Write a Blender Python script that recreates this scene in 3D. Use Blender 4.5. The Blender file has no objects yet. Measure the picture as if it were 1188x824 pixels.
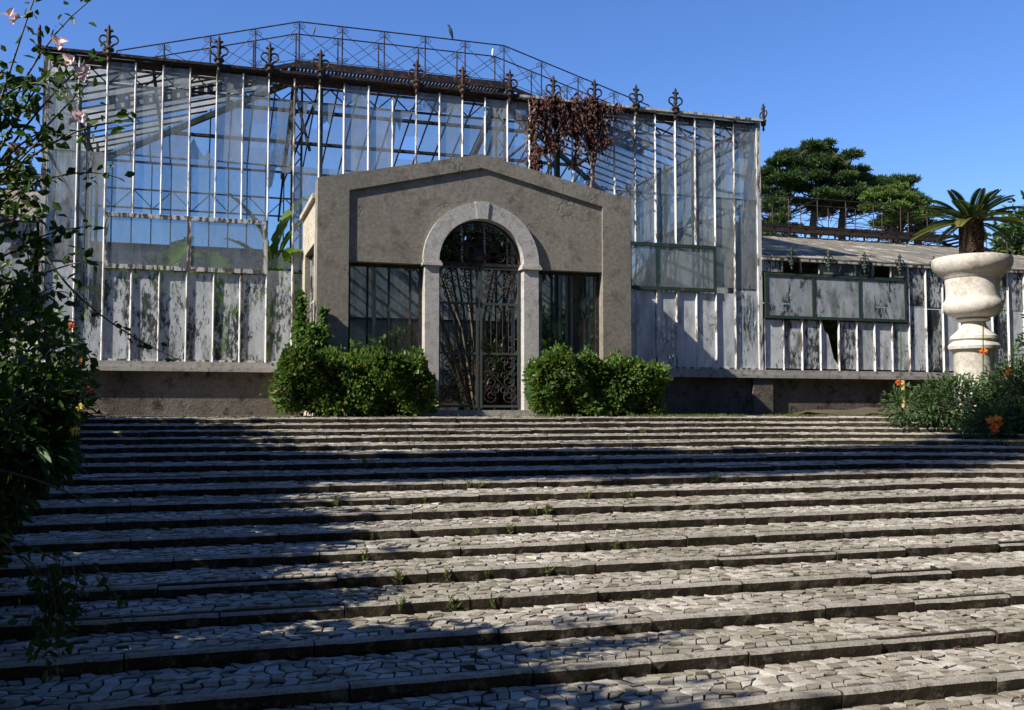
import bpy, math, random
import numpy as np
from mathutils import Vector, Matrix
random.seed(7); rng = np.random.default_rng(7)
scene = bpy.context.scene
COL = scene.collection
PI = math.pi
OFF = {}            # world offset of each object (roots carry translations only)

# ------------------------------------------------------------------ helpers
def new_obj(name, data, parent=None, loc=(0, 0, 0)):
    o = bpy.data.objects.new(name, data); COL.objects.link(o)
    o.location = loc
    if parent is not None:
        o.parent = parent
        p = OFF[parent.name]
    else:
        p = Vector((0, 0, 0))
    OFF[o.name] = p + Vector(loc)
    return o

def tag(o, label=None, cat=None, group=None, kind=None):
    if label: o['label'] = label
    if cat: o['category'] = cat
    if group: o['group'] = group
    if kind: o['kind'] = kind
    return o

def thing(name, label, cat, loc=(0, 0, 0), group=None):
    return tag(new_obj(name, None, None, loc), label, cat, group)

class MB:
    """collects shapes in world coordinates, builds ONE mesh object"""
    def __init__(s): s.v = []; s.f = []; s.n = 0
    def add(s, v, f):
        s.v.append(np.asarray(v, float).reshape(-1, 3))
        s.f.extend([[i + s.n for i in q] for q in f]); s.n += len(s.v[-1]); return s
    def box(s, x0, x1, y0, y1, z0, z1):
        v = [(x0,y0,z0),(x1,y0,z0),(x1,y1,z0),(x0,y1,z0),(x0,y0,z1),(x1,y0,z1),(x1,y1,z1),(x0,y1,z1)]
        return s.add(v, [(3,2,1,0),(4,5,6,7),(0,1,5,4),(1,2,6,5),(2,3,7,6),(3,0,4,7)])
    def beam(s, p, q, w, h=None, up=(0, 0, 1)):
        h = h or w; p = Vector(p); q = Vector(q); d = (q - p).normalized()
        u = Vector(up)
        if abs(d.dot(u)) > .95: u = Vector((0, 1, 0))
        a = d.cross(u).normalized(); b = a.cross(d).normalized()
        a = a * (w / 2); b = b * (h / 2)
        v = [p-a-b, p+a-b, p+a+b, p-a+b, q-a-b, q+a-b, q+a+b, q-a+b]
        return s.add([tuple(x) for x in v], [(3,2,1,0),(4,5,6,7),(0,1,5,4),(1,2,6,5),(2,3,7,6),(3,0,4,7)])
    def tube(s, pts, r, n=6, cap=True):
        P = np.asarray(pts, float); m = len(P)
        R = np.full(m, r) if np.isscalar(r) else np.asarray(r, float)
        T = np.gradient(P, axis=0); T /= np.linalg.norm(T, axis=1)[:, None] + 1e-9
        ref = np.array([0, 0, 1.]) if abs(T[0][2]) < .8 else np.array([0, 1., 0])
        v = []; a = np.cross(T[0], ref); a /= np.linalg.norm(a) + 1e-9
        ang = np.arange(n) * 2 * PI / n
        for i in range(m):
            a = a - T[i] * a.dot(T[i]); a /= np.linalg.norm(a) + 1e-9
            b = np.cross(T[i], a)
            v.append(P[i] + R[i] * (np.cos(ang)[:, None] * a + np.sin(ang)[:, None] * b))
        f = []
        for i in range(m - 1):
            for j in range(n):
                k = (j + 1) % n
                f.append((i*n+j, i*n+k, (i+1)*n+k, (i+1)*n+j))
        if cap: f += [tuple(range(n))[::-1], tuple((m-1)*n + j for j in range(n))]
        return s.add(np.concatenate(v), f)
    def lathe(s, prof, c, n=32):
        v = []; f = []; m = len(prof)
        for r, z in prof:
            for j in range(n):
                a = 2 * PI * j / n; v.append((c[0]+r*math.cos(a), c[1]+r*math.sin(a), c[2]+z))
        for i in range(m - 1):
            for j in range(n):
                k = (j + 1) % n; f.append((i*n+j, i*n+k, (i+1)*n+k, (i+1)*n+j))
        f += [tuple(range(n))[::-1], tuple((m-1)*n + j for j in range(n))]
        return s.add(v, f)
    def prism(s, xz, y0, y1):
        """outline in XZ (counter-clockwise seen from -Y) pushed along Y"""
        n = len(xz); v = [(x, y0, z) for x, z in xz] + [(x, y1, z) for x, z in xz]
        f = [tuple(range(n)), tuple(range(n, 2*n))[::-1]]
        f += [(i, i + n, (i+1) % n + n, (i+1) % n) for i in range(n)]
        return s.add(v, f)
    def prism_x(s, yz, x0, x1):
        n = len(yz); v = [(x0, y, z) for y, z in yz] + [(x1, y, z) for y, z in yz]
        f = [tuple(range(n))[::-1], tuple(range(n, 2*n))]
        f += [(i, (i+1) % n, (i+1) % n + n, i + n) for i in range(n)]
        return s.add(v, f)
    def vbar(s, x, y, z0, z1, w, d):
        """upright glazing bar with a ridged front (towards -Y)"""
        o = [(x-w, y+d*.4), (x-w, y-d*.35), (x, y-d), (x+w, y-d*.35), (x+w, y+d*.4)]
        v = [(a, b, z0) for a, b in o] + [(a, b, z1) for a, b in o]
        return s.add(v, [(0,1,2,3,4)[::-1], (5,6,7,8,9)] + [(i, (i+1) % 5, (i+1) % 5+5, i+5) for i in range(5)][:0] + [((i+1) % 5, i, i+5, (i+1) % 5+5) for i in range(5)])
    def sphere(s, c, r, n=8, m=6, sc=(1, 1, 1)):
        prof = []
        v = []; f = []
        for i in range(m + 1):
            t = PI * i / m
            for j in range(n):
                a = 2*PI*j/n
                v.append((c[0]+r*sc[0]*math.sin(t)*math.cos(a), c[1]+r*sc[1]*math.sin(t)*math.sin(a), c[2]+r*sc[2]*math.cos(t)))
        for i in range(m):
            for j in range(n):
                k = (j+1) % n; f.append((i*n+j, (i+1)*n+j, (i+1)*n+k, i*n+k))
        return s.add(v, f)
    def build(s, name, mat, parent=None, smooth=False, loc=(0, 0, 0)):
        me = bpy.data.meshes.new(name)
        o = new_obj(name, me, parent, loc)
        V = np.concatenate(s.v) - np.array(OFF[o.name])
        me.from_pydata(V.tolist(), [], s.f)
        me.materials.append(mat)
        if smooth:
            me.polygons.foreach_set('use_smooth', [True] * len(me.polygons)); me.set_sharp_from_angle(angle=.6)
        me.update(); return o

def quick_mesh(name, V, Fq, mat, parent=None, smooth=False):
    """big meshes: V (n,3), Fq (m,k) same-size faces"""
    me = bpy.data.meshes.new(name); o = new_obj(name, me, parent)
    V = np.asarray(V, np.float32) - np.array(OFF[o.name], np.float32)
    Fq = np.asarray(Fq, np.int32); m, k = Fq.shape
    me.vertices.add(len(V)); me.vertices.foreach_set('co', V.ravel())
    me.loops.add(m*k); me.loops.foreach_set('vertex_index', Fq.ravel())
    me.polygons.add(m); me.polygons.foreach_set('loop_start', np.arange(m)*k)
    me.polygons.foreach_set('loop_total', np.full(m, k))
    me.polygons.foreach_set('use_smooth', np.full(m, smooth, bool))
    me.materials.append(mat); me.update(calc_edges=True); me.validate(); return o

def unit(a): return a / (np.linalg.norm(a, axis=1)[:, None] + 1e-9)

def leaf_verts(P, D, N, L, W, fold=.15):
    """folded leaf blades: 6 verts (base, l1, l2, tip, r2, r1), two quads"""
    P = np.asarray(P, float); n = len(P); D = unit(D)
    S = unit(np.cross(D, N)); N = unit(np.cross(S, D))
    L = np.broadcast_to(np.asarray(L, float), (n,))[:, None]; W = np.broadcast_to(np.asarray(W, float), (n,))[:, None]
    up = N * W * fold
    v = np.stack([P, P + D*L*.35 + S*W*.5 + up, P + D*L*.75 + S*W*.32 + up*.6 - N*L*.05, P + D*L - N*L*.12,
                  P + D*L*.75 - S*W*.32 + up*.6 - N*L*.05, P + D*L*.35 - S*W*.5 + up], 1).reshape(-1, 3)
    b = np.arange(n)[:, None] * 6
    f = np.concatenate([b + np.array([[0, 1, 2, 3]]), b + np.array([[0, 3, 4, 5]])], 0)
    return v, f

def leaves(name, P, D, N, L, W, mat, parent=None, fold=.15):
    v, f = leaf_verts(P, D, N, L, W, fold)
    return quick_mesh(name, v, f, mat, parent)

def rdir(n): return unit(rng.normal(size=(n, 3)))

def blob_points(c, r, n, shell=.55):
    """points spread through an ellipsoid, denser towards its skin; and outward dirs"""
    d = rdir(n); t = shell + (1 - shell) * rng.random(n) ** .7
    r = np.asarray(r, float)
    return np.asarray(c) + d * r * t[:, None], unit(d / r)

# ------------------------------------------------------------------ materials
def mat_new(name):
    m = bpy.data.materials.new(name); m.use_nodes = True; nt = m.node_tree; nt.nodes.clear()
    out = nt.nodes.new('ShaderNodeOutputMaterial'); return m, nt, out
def nd(nt, t, **kw):
    n = nt.nodes.new(t)
    for k, v in kw.items(): setattr(n, k, v)
    return n
def link(nt, a, b): nt.links.new(a, b)
def coords(nt, scale=(1, 1, 1), rnd=0.):
    g = nd(nt, 'ShaderNodeNewGeometry'); mp = nd(nt, 'ShaderNodeMapping'); mp.inputs['Scale'].default_value = scale
    link(nt, g.outputs['Position'], mp.inputs['Vector'])
    if rnd:
        oi = nd(nt, 'ShaderNodeObjectInfo'); cx = nd(nt, 'ShaderNodeMath', operation='MULTIPLY'); cx.inputs[1].default_value = rnd
        link(nt, oi.outputs['Random'], cx.inputs[0]); cb = nd(nt, 'ShaderNodeCombineXYZ')
        link(nt, cx.outputs[0], cb.inputs[0]); link(nt, cx.outputs[0], cb.inputs[1]); link(nt, cb.outputs[0], mp.inputs['Location'])
    return mp.outputs[0]
def noise(nt, vec, scale, detail=6, rough=.6):
    n = nd(nt, 'ShaderNodeTexNoise'); n.inputs['Scale'].default_value = scale
    n.inputs['Detail'].default_value = detail; n.inputs['Roughness'].default_value = rough
    link(nt, vec, n.inputs['Vector']); return n.outputs['Fac']
def ramp(nt, fac, stops):
    r = nd(nt, 'ShaderNodeValToRGB'); e = r.color_ramp.elements
    while len(e) < len(stops): e.new(.5)
    for el, (p, c) in zip(e, stops):
        el.position = p; el.color = (c, c, c, 1) if np.isscalar(c) else (*c, 1)
    link(nt, fac, r.inputs[0]); return r.outputs[0]
def mixc(nt, fac, a, b, mode='MIX'):
    m = nd(nt, 'ShaderNodeMix', data_type='RGBA', blend_type=mode)
    if np.isscalar(fac): m.inputs[0].default_value = fac
    else: link(nt, fac, m.inputs[0])
    for i, x in ((6, a), (7, b)):
        if isinstance(x, tuple): m.inputs[i].default_value = (*x, 1)
        else: link(nt, x, m.inputs[i])
    return m.outputs[2]
def math2(nt, op, a, b, clamp=False):
    m = nd(nt, 'ShaderNodeMath', operation=op, use_clamp=clamp)
    for i, x in ((0, a), (1, b)):
        if np.isscalar(x): m.inputs[i].default_value = x
        else: link(nt, x, m.inputs[i])
    return m.outputs[0]
def bump(nt, h, strength=.5, dist=.02):
    b = nd(nt, 'ShaderNodeBump'); b.inputs['Strength'].default_value = strength; b.inputs['Distance'].default_value = dist
    link(nt, h, b.inputs['Height']); return b.outputs[0]
def principled(nt, out, col, rough=.8, nrm=None, metal=0, spec=.3):
    p = nd(nt, 'ShaderNodeBsdfPrincipled')
    if isinstance(col, tuple): p.inputs['Base Color'].default_value = (*col, 1)
    else: link(nt, col, p.inputs['Base Color'])
    if np.isscalar(rough): p.inputs['Roughness'].default_value = rough
    else: link(nt, rough, p.inputs['Roughness'])
    p.inputs['Metallic'].default_value = metal; p.inputs['Specular IOR Level'].default_value = spec
    if nrm is not None: link(nt, nrm, p.inputs['Normal'])
    if out is not None: link(nt, p.outputs[0], out.inputs[0])
    return p

def weathered(name, c1, c2, c3, s1=1.2, s2=9, bs=.5, bd=.02, stain=None, streak=(1, 1, 1), rough=.85, spec=.2, cracks=0, grain=.6):
    """two-tone mottled surface with a third colour in blotches"""
    m, nt, out = mat_new(name); v = coords(nt, streak); v0 = coords(nt)
    a = noise(nt, v, s1, 7); b = noise(nt, v0, s2, 8, .7); c = noise(nt, v0, s2*6, 4, .7)
    col = mixc(nt, ramp(nt, a, [(.35, 0.), (.65, 1.)]), c1, c2)
    col = mixc(nt, ramp(nt, b, [(.52, 0.), (.66, 1.)]), col, c3)
    col = mixc(nt, grain, col, ramp(nt, c, [(.32, (.3,)*3), (.62, (1.,)*3)]), 'MULTIPLY')
    h = math2(nt, 'ADD', b, math2(nt, 'MULTIPLY', c, .5))
    if cracks:
        vo = nd(nt, 'ShaderNodeTexVoronoi', feature='DISTANCE_TO_EDGE'); vo.inputs['Scale'].default_value = cracks
        w = nd(nt, 'ShaderNodeVectorMath', operation='ADD'); nz = nd(nt, 'ShaderNodeTexNoise'); nz.inputs['Scale'].default_value = 2.5; nz.inputs['Detail'].default_value = 6
        link(nt, v0, nz.inputs['Vector']); link(nt, v0, w.inputs[0]); link(nt, nz.outputs['Color'], w.inputs[1]); link(nt, w.outputs[0], vo.inputs['Vector'])
        cr = ramp(nt, vo.outputs['Distance'], [(0., 1.), (.012, 0.)])
        cr = math2(nt, 'MULTIPLY', cr, ramp(nt, noise(nt, v0, 1.1, 3), [(.48, 0.), (.6, 1.)]))
        col = mixc(nt, math2(nt, 'MULTIPLY', cr, .55), col, tuple(x*.35 for x in c1))
        h = math2(nt, 'SUBTRACT', h, cr)
    principled(nt, out, col, rough, bump(nt, h, bs, bd), spec=spec); return m

def leafmat(name, c1, c2, trans=.35, rough=.5, dead=None):
    m, nt, out = mat_new(name)
    g = nd(nt, 'ShaderNodeNewGeometry')
    col = mixc(nt, g.outputs['Random Per Island'], c1, c2)
    nz = noise(nt, coords(nt), 1.4, 3)
    col = mixc(nt, ramp(nt, nz, [(.35, 0.), (.7, .6)]), col, tuple(x*1.5 for x in c2))
    if dead:
        col = mixc(nt, ramp(nt, g.outputs['Random Per Island'], [(.965, 0.), (.97, 1.)]), col, dead)
    p = principled(nt, None, col, rough, spec=.35)
    t = nd(nt, 'ShaderNodeBsdfTranslucent'); link(nt, mixc(nt, 1., col, ((1.25, 1.3, .55) if c1[1] > c1[0] else (1., .98, .96)), 'MULTIPLY'), t.inputs[0])
    mx = nd(nt, 'ShaderNodeMixShader'); mx.inputs[0].default_value = trans
    link(nt, p.outputs[0], mx.inputs[1]); link(nt, t.outputs[0], mx.inputs[2]); link(nt, mx.outputs[0], out.inputs[0]); return m

def plain(name, c, rough=.6, var=.25, s=14, metal=0, spec=.3):
    m, nt, out = mat_new(name); v = coords(nt)
    n = noise(nt, v, s, 6, .65)
    col = mixc(nt, ramp(nt, n, [(.35, 0.), (.7, 1.)]), tuple(x*(1-var) for x in c), tuple(min(1, x*(1+var)) for x in c))
    principled(nt, out, col, rough, bump(nt, n, .3, .01), metal, spec); return m

def peel(name, paint, under, amount=.55, scale=9, streak=(1, 1, .25), rough=.6):
    """old paint flaking from what lies under it"""
    m, nt, out = mat_new(name); v = coords(nt, streak)
    n = noise(nt, v, scale, 8, .72); f = ramp(nt, n, [(amount-.03, 0.), (amount+.03, 1.)])
    n2 = noise(nt, coords(nt), 3, 5)
    pc = mixc(nt, ramp(nt, n2, [(.3, 0.), (.7, 1.)]), tuple(x*.72 for x in paint), paint)
    principled(nt, out, mixc(nt, f, pc, under), rough, bump(nt, f, .4, -.004)); return m

def glass(name, lo, hi, dirt=(.5, .53, .54), tint=(.78, .86, .88), scale=1.4, flakes=0., streak=(1.6, 1.6, .5), transl=.4, gloss=.05, dark=.0):
    """old pane: clear glass under a film of dirt or flaking whitewash (amount lo..hi, opaque flakes)"""
    m, nt, out = mat_new(name)
    v = coords(nt, streak, 37.); v1 = coords(nt, (1, 1, .35), 37.)
    n = noise(nt, v, scale, 6, .62); fine = noise(nt, v1, 16, 6, .75); oi = nd(nt, 'ShaderNodeObjectInfo')
    a = ramp(nt, n, [(.3, lo), (.7, hi)])
    a = math2(nt, 'ADD', a, math2(nt, 'MULTIPLY', math2(nt, 'SUBTRACT', oi.outputs['Random'], .5), .25))
    a = math2(nt, 'ADD', a, math2(nt, 'MULTIPLY', math2(nt, 'SUBTRACT', fine, .5), .5), True)
    if flakes:
        big = noise(nt, v1, 2.2, 3, .5)
        thr = math2(nt, 'ADD', math2(nt, 'MULTIPLY', fine, .55), math2(nt, 'MULTIPLY', big, .45))
        thr = math2(nt, 'ADD', thr, math2(nt, 'MULTIPLY', math2(nt, 'SUBTRACT', oi.outputs['Random'], .5), .07))
        a = math2(nt, 'MULTIPLY', a, ramp(nt, thr, [(flakes-.025, .12), (flakes+.025, 1.)]))
    lw = nd(nt, 'ShaderNodeLayerWeight'); lw.inputs[0].default_value = .5      # Schlick, the same from both sides of the pane
    fr_ = math2(nt, 'ADD', math2(nt, 'MULTIPLY', math2(nt, 'POWER', lw.outputs['Facing'], 5.), .9), .06)
    tr = nd(nt, 'ShaderNodeBsdfTransparent'); tr.inputs[0].default_value = (*tint, 1)
    gl = nd(nt, 'ShaderNodeBsdfGlossy'); gl.inputs['Roughness'].default_value = gloss
    m1 = nd(nt, 'ShaderNodeMixShader'); link(nt, fr_, m1.inputs[0]); link(nt, tr.outputs[0], m1.inputs[1]); link(nt, gl.outputs[0], m1.inputs[2])
    df = nd(nt, 'ShaderNodeBsdfDiffuse'); tl = nd(nt, 'ShaderNodeBsdfTranslucent')
    dc = mixc(nt, ramp(nt, noise(nt, v1, 5, 6, .7), [(.35, 0.), (.7, 1.)]), tuple(x*.62 for x in dirt), dirt)
    if dark: dc = mixc(nt, ramp(nt, noise(nt, v1, 2.7, 7, .7), [(.5, 0.), (.62, dark)]), dc, (.055, .068, .052))
    link(nt, dc, df.inputs[0]); link(nt, dc, tl.inputs[0])
    m2 = nd(nt, 'ShaderNodeMixShader'); m2.inputs[0].default_value = transl; link(nt, df.outputs[0], m2.inputs[1]); link(nt, tl.outputs[0], m2.inputs[2])
    m3 = nd(nt, 'ShaderNodeMixShader'); link(nt, a, m3.inputs[0]); link(nt, m1.outputs[0], m3.inputs[1]); link(nt, m2.outputs[0], m3.inputs[2])
    link(nt, m3.outputs[0], out.inputs[0]); return m

def cobble_mat():
    m, nt, out = mat_new('cobble limestone'); g = nd(nt, 'ShaderNodeNewGeometry'); v = coords(nt)
    c = ramp(nt, g.outputs['Random Per Island'], [(0., (.23, .20, .16)), (.4, (.40, .365, .305)), (1., (.55, .52, .455))])
    n = noise(nt, v, .9, 5); f = noise(nt, v, 75, 8, .8); g2 = noise(nt, v, 11, 5, .6)
    c = mixc(nt, ramp(nt, g2, [(.52, 0.), (.74, .5)]), c, (.19, .165, .125))
    c = mixc(nt, ramp(nt, n, [(.42, 0.), (.68, .75)]), c, (.17, .155, .105))
    c = mixc(nt, .85, c, ramp(nt, f, [(.34, (.35,)*3), (.52, (1.,)*3)]), 'MULTIPLY')
    principled(nt, out, c, .85, bump(nt, f, .8, .003), spec=.15); return m

M = {}
M['stucco'] = weathered('old grey stucco', (.225, .205, .168), (.31, .285, .238), (.165, .148, .118), .7, 2.6, .4, .015, cracks=.55, grain=.5, streak=(1, 1, .45))
M['stucco_lit_pale'] = weathered('pale sunlit stucco', (.52, .46, .36), (.60, .54, .43), (.36, .31, .24), .9, 6, .6, .015)  # sunlit look of the porch sides put into the colour; also copings
M['marble'] = weathered('white limestone', (.48, .465, .435), (.56, .545, .515), (.33, .31, .275), 1.4, 7, .4, .012, streak=(1, 1, .5))
M['urn'] = weathered('urn limestone', (.60, .55, .47), (.68, .64, .56), (.42, .375, .30), 2.2, 3, .3, .01, streak=(1, 1, .25), cracks=.8, grain=.4)
M['base'] = weathered('stained base wall', (.10, .082, .064), (.20, .175, .15), (.05, .04, .032), .8, 4, 1., .03, streak=(1, 1, .35))
M['sill'] = weathered('worn stone ledge', (.36, .34, .31), (.48, .46, .42), (.16, .145, .12), 1.5, 8, .6, .015)
M['kerb_top'] = weathered('kerb stone', (.33, .30, .25), (.45, .415, .355), (.15, .125, .095), 2.5, 11, 1., .02)
M['riser'] = weathered('mossy shaded riser', (.028, .021, .014), (.06, .046, .031), (.17, .15, .12), 2.2, 10, .9, .02, streak=(1, 1, 2))  # moss tone, darkened further to paint shade on the front faces
M['cobble'] = cobble_mat()
M['joint'] = plain('soil joint', (.028, .022, .015), .95, .4, 30, spec=.1)
M['soil'] = weathered('garden soil', (.10, .075, .05), (.14, .11, .075), (.07, .075, .035), .5, 4, .8, .05)
M['lawn'] = weathered('rough grass ground', (.07, .085, .035), (.12, .11, .06), (.10, .08, .05), .2, 3, .7, .05)
M['paint'] = peel('flaking white paint', (.74, .73, .70), (.12, .085, .06), .555, 9)
M['paint_old'] = peel('worn white paint', (.60, .59, .56), (.075, .06, .05), .50, 9)
M['green'] = peel('flaking green paint', (.035, .065, .05), (.12, .08, .055), .60, 8)
M['gate'] = peel('gate paint', (.06, .075, .068), (.07, .05, .035), .56, 9)
M['iron'] = peel('dark rusting iron', (.022, .02, .02), (.10, .045, .022), .56, 12, (1, 1, 1))
M['rust'] = peel('brown rust', (.10, .05, .028), (.03, .022, .02), .52, 15, (1, 1, 1))
M['pane'] = glass('dusty clear pane', .20, .62, (.62, .67, .70), flakes=0)
M['pane_foul'] = glass('foul pane', .42, .9, (.54, .56, .54), flakes=.44, dark=.5)
M['white'] = glass('whitewashed pane', .90, 1., (.77, .81, .83), flakes=.43, transl=.10, dark=.45)
M['white_old'] = glass('flaking whitewashed pane', .88, 1., (.70, .74, .75), flakes=.48, transl=.10, dark=.75)
M['pane_dim'] = glass('grimy dim interior pane', .97, 1., (.24, .25, .23), transl=.12, dark=.5)  # dirt film darkened in colour to give the dim shade of the interior
M['pane_milky'] = glass('milky pane', .45, .9, (.52, .54, .50), transl=.55)
M['pane_wing'] = glass('whitish wing pane', .6, .92, (.62, .67, .69), flakes=.445, transl=.2, dark=.55)
M['window'] = glass('window pane', .36, .68, (.46, .51, .54))
M['roof_glass'] = glass('dirty roof glass', .14, .55, (.50, .52, .50), transl=.65)
M['roof_white'] = glass('whitened roof glass', .50, .9, (.46, .47, .44), transl=.6)
M['back_glass'] = glass('back wall glass', .0, .20, (.42, .46, .47), transl=.5)
M['porch_glass'] = glass('porch pane', .03, .14, (.35, .37, .35))
M['wing_roof'] = weathered('whitened wing roof panes', (.13, .118, .09), (.27, .245, .20), (.46, .44, .40), 1.5, 1.7, .6, .02, streak=(3., .3, .3))
M['leaf_hedge'] = leafmat('hedge leaves', (.028, .058, .014), (.10, .17, .034), .4, .4, (.20, .15, .05))
M['leaf_ivy'] = leafmat('ivy leaves', (.035, .075, .018), (.08, .15, .03))
M['leaf_shrub'] = leafmat('shrub leaves', (.030, .058, .014), (.06, .11, .022))
M['leaf_dark'] = leafmat('dark shrub leaves', (.018, .05, .014), (.035, .085, .02))
M['leaf_red'] = leafmat('flowering shrub leaves', (.030, .065, .022), (.07, .12, .04))
M['leaf_bright'] = leafmat('bright indoor leaves', (.12, .19, .03), (.22, .29, .06), .45)
M['banana'] = leafmat('banana leaf', (.11, .20, .03), (.17, .26, .045), .5, .4)
M['pine'] = leafmat('pine needles', (.022, .046, .014), (.055, .095, .024), .2, .6)
M['pine_light'] = leafmat('light pine needles', (.06, .10, .022), (.11, .17, .035), .25, .6)
M['tree'] = leafmat('tree leaves', (.03, .06, .015), (.06, .11, .025), .3)
M['cycad'] = leafmat('cycad leaflets', (.025, .055, .02), (.07, .11, .028), .2, .4)
M['cycad_old'] = leafmat('yellowing cycad leaflets', (.15, .16, .03), (.24, .22, .05), .3, .4)
M['dead'] = leafmat('dead creeper leaves', (.045, .018, .013), (.11, .048, .032), .2, .8, (.20, .15, .09))
M['grass'] = leafmat('grass blades', (.06, .09, .02), (.14, .16, .05), .35, .6)
M['bark'] = weathered('bark', (.10, .075, .055), (.16, .125, .095), (.05, .04, .03), 3, 12, 1., .03, streak=(1, 1, .3))
M['twig'] = plain('twigs', (.16, .13, .09), .8)
M['twig_dead'] = plain('dead stems', (.30, .25, .19), .85)
M['cytrunk'] = weathered('cycad trunk', (.09, .06, .04), (.15, .105, .07), (.04, .03, .022), 4, 18, 1., .04)
M['pink'] = leafmat('pink petals', (.80, .60, .60), (.86, .72, .70), .3, .6)
M['red'] = leafmat('red petals', (.60, .10, .03), (.75, .20, .04), .3, .6)
M['orange'] = leafmat('orange petals', (.75, .22, .03), (.85, .35, .05), .3, .6)
M['yellow'] = leafmat('yellow petals', (.70, .50, .05), (.80, .62, .10), .3, .6)
M['whitef'] = leafmat('white petals', (.55, .55, .50), (.70, .70, .65), .3, .6)
M['pipe'] = plain('ochre pipe paint', (.50, .36, .13), .6)
M['feather'] = plain('dark feathers', (.02, .02, .025), .6)
M['feather_brown'] = plain('brown feathers', (.14, .09, .06), .7)
M['milk'] = plain('white glass', (.75, .76, .76), .3)
# ------------------------------------------------------------------ stairs and ground
NI = 21
YN = [15.5, 14.95, 14.5, 14.0] + [16.07 - .665*i for i in range(4, NI)]
ZN = [-.119 - .085*i for i in range(NI)]
X0, X1 = -1.55, 13.0
def nose(i, x): return YN[i] - .13*np.maximum(0, np.asarray(x, float) - 8.5)**2

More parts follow.
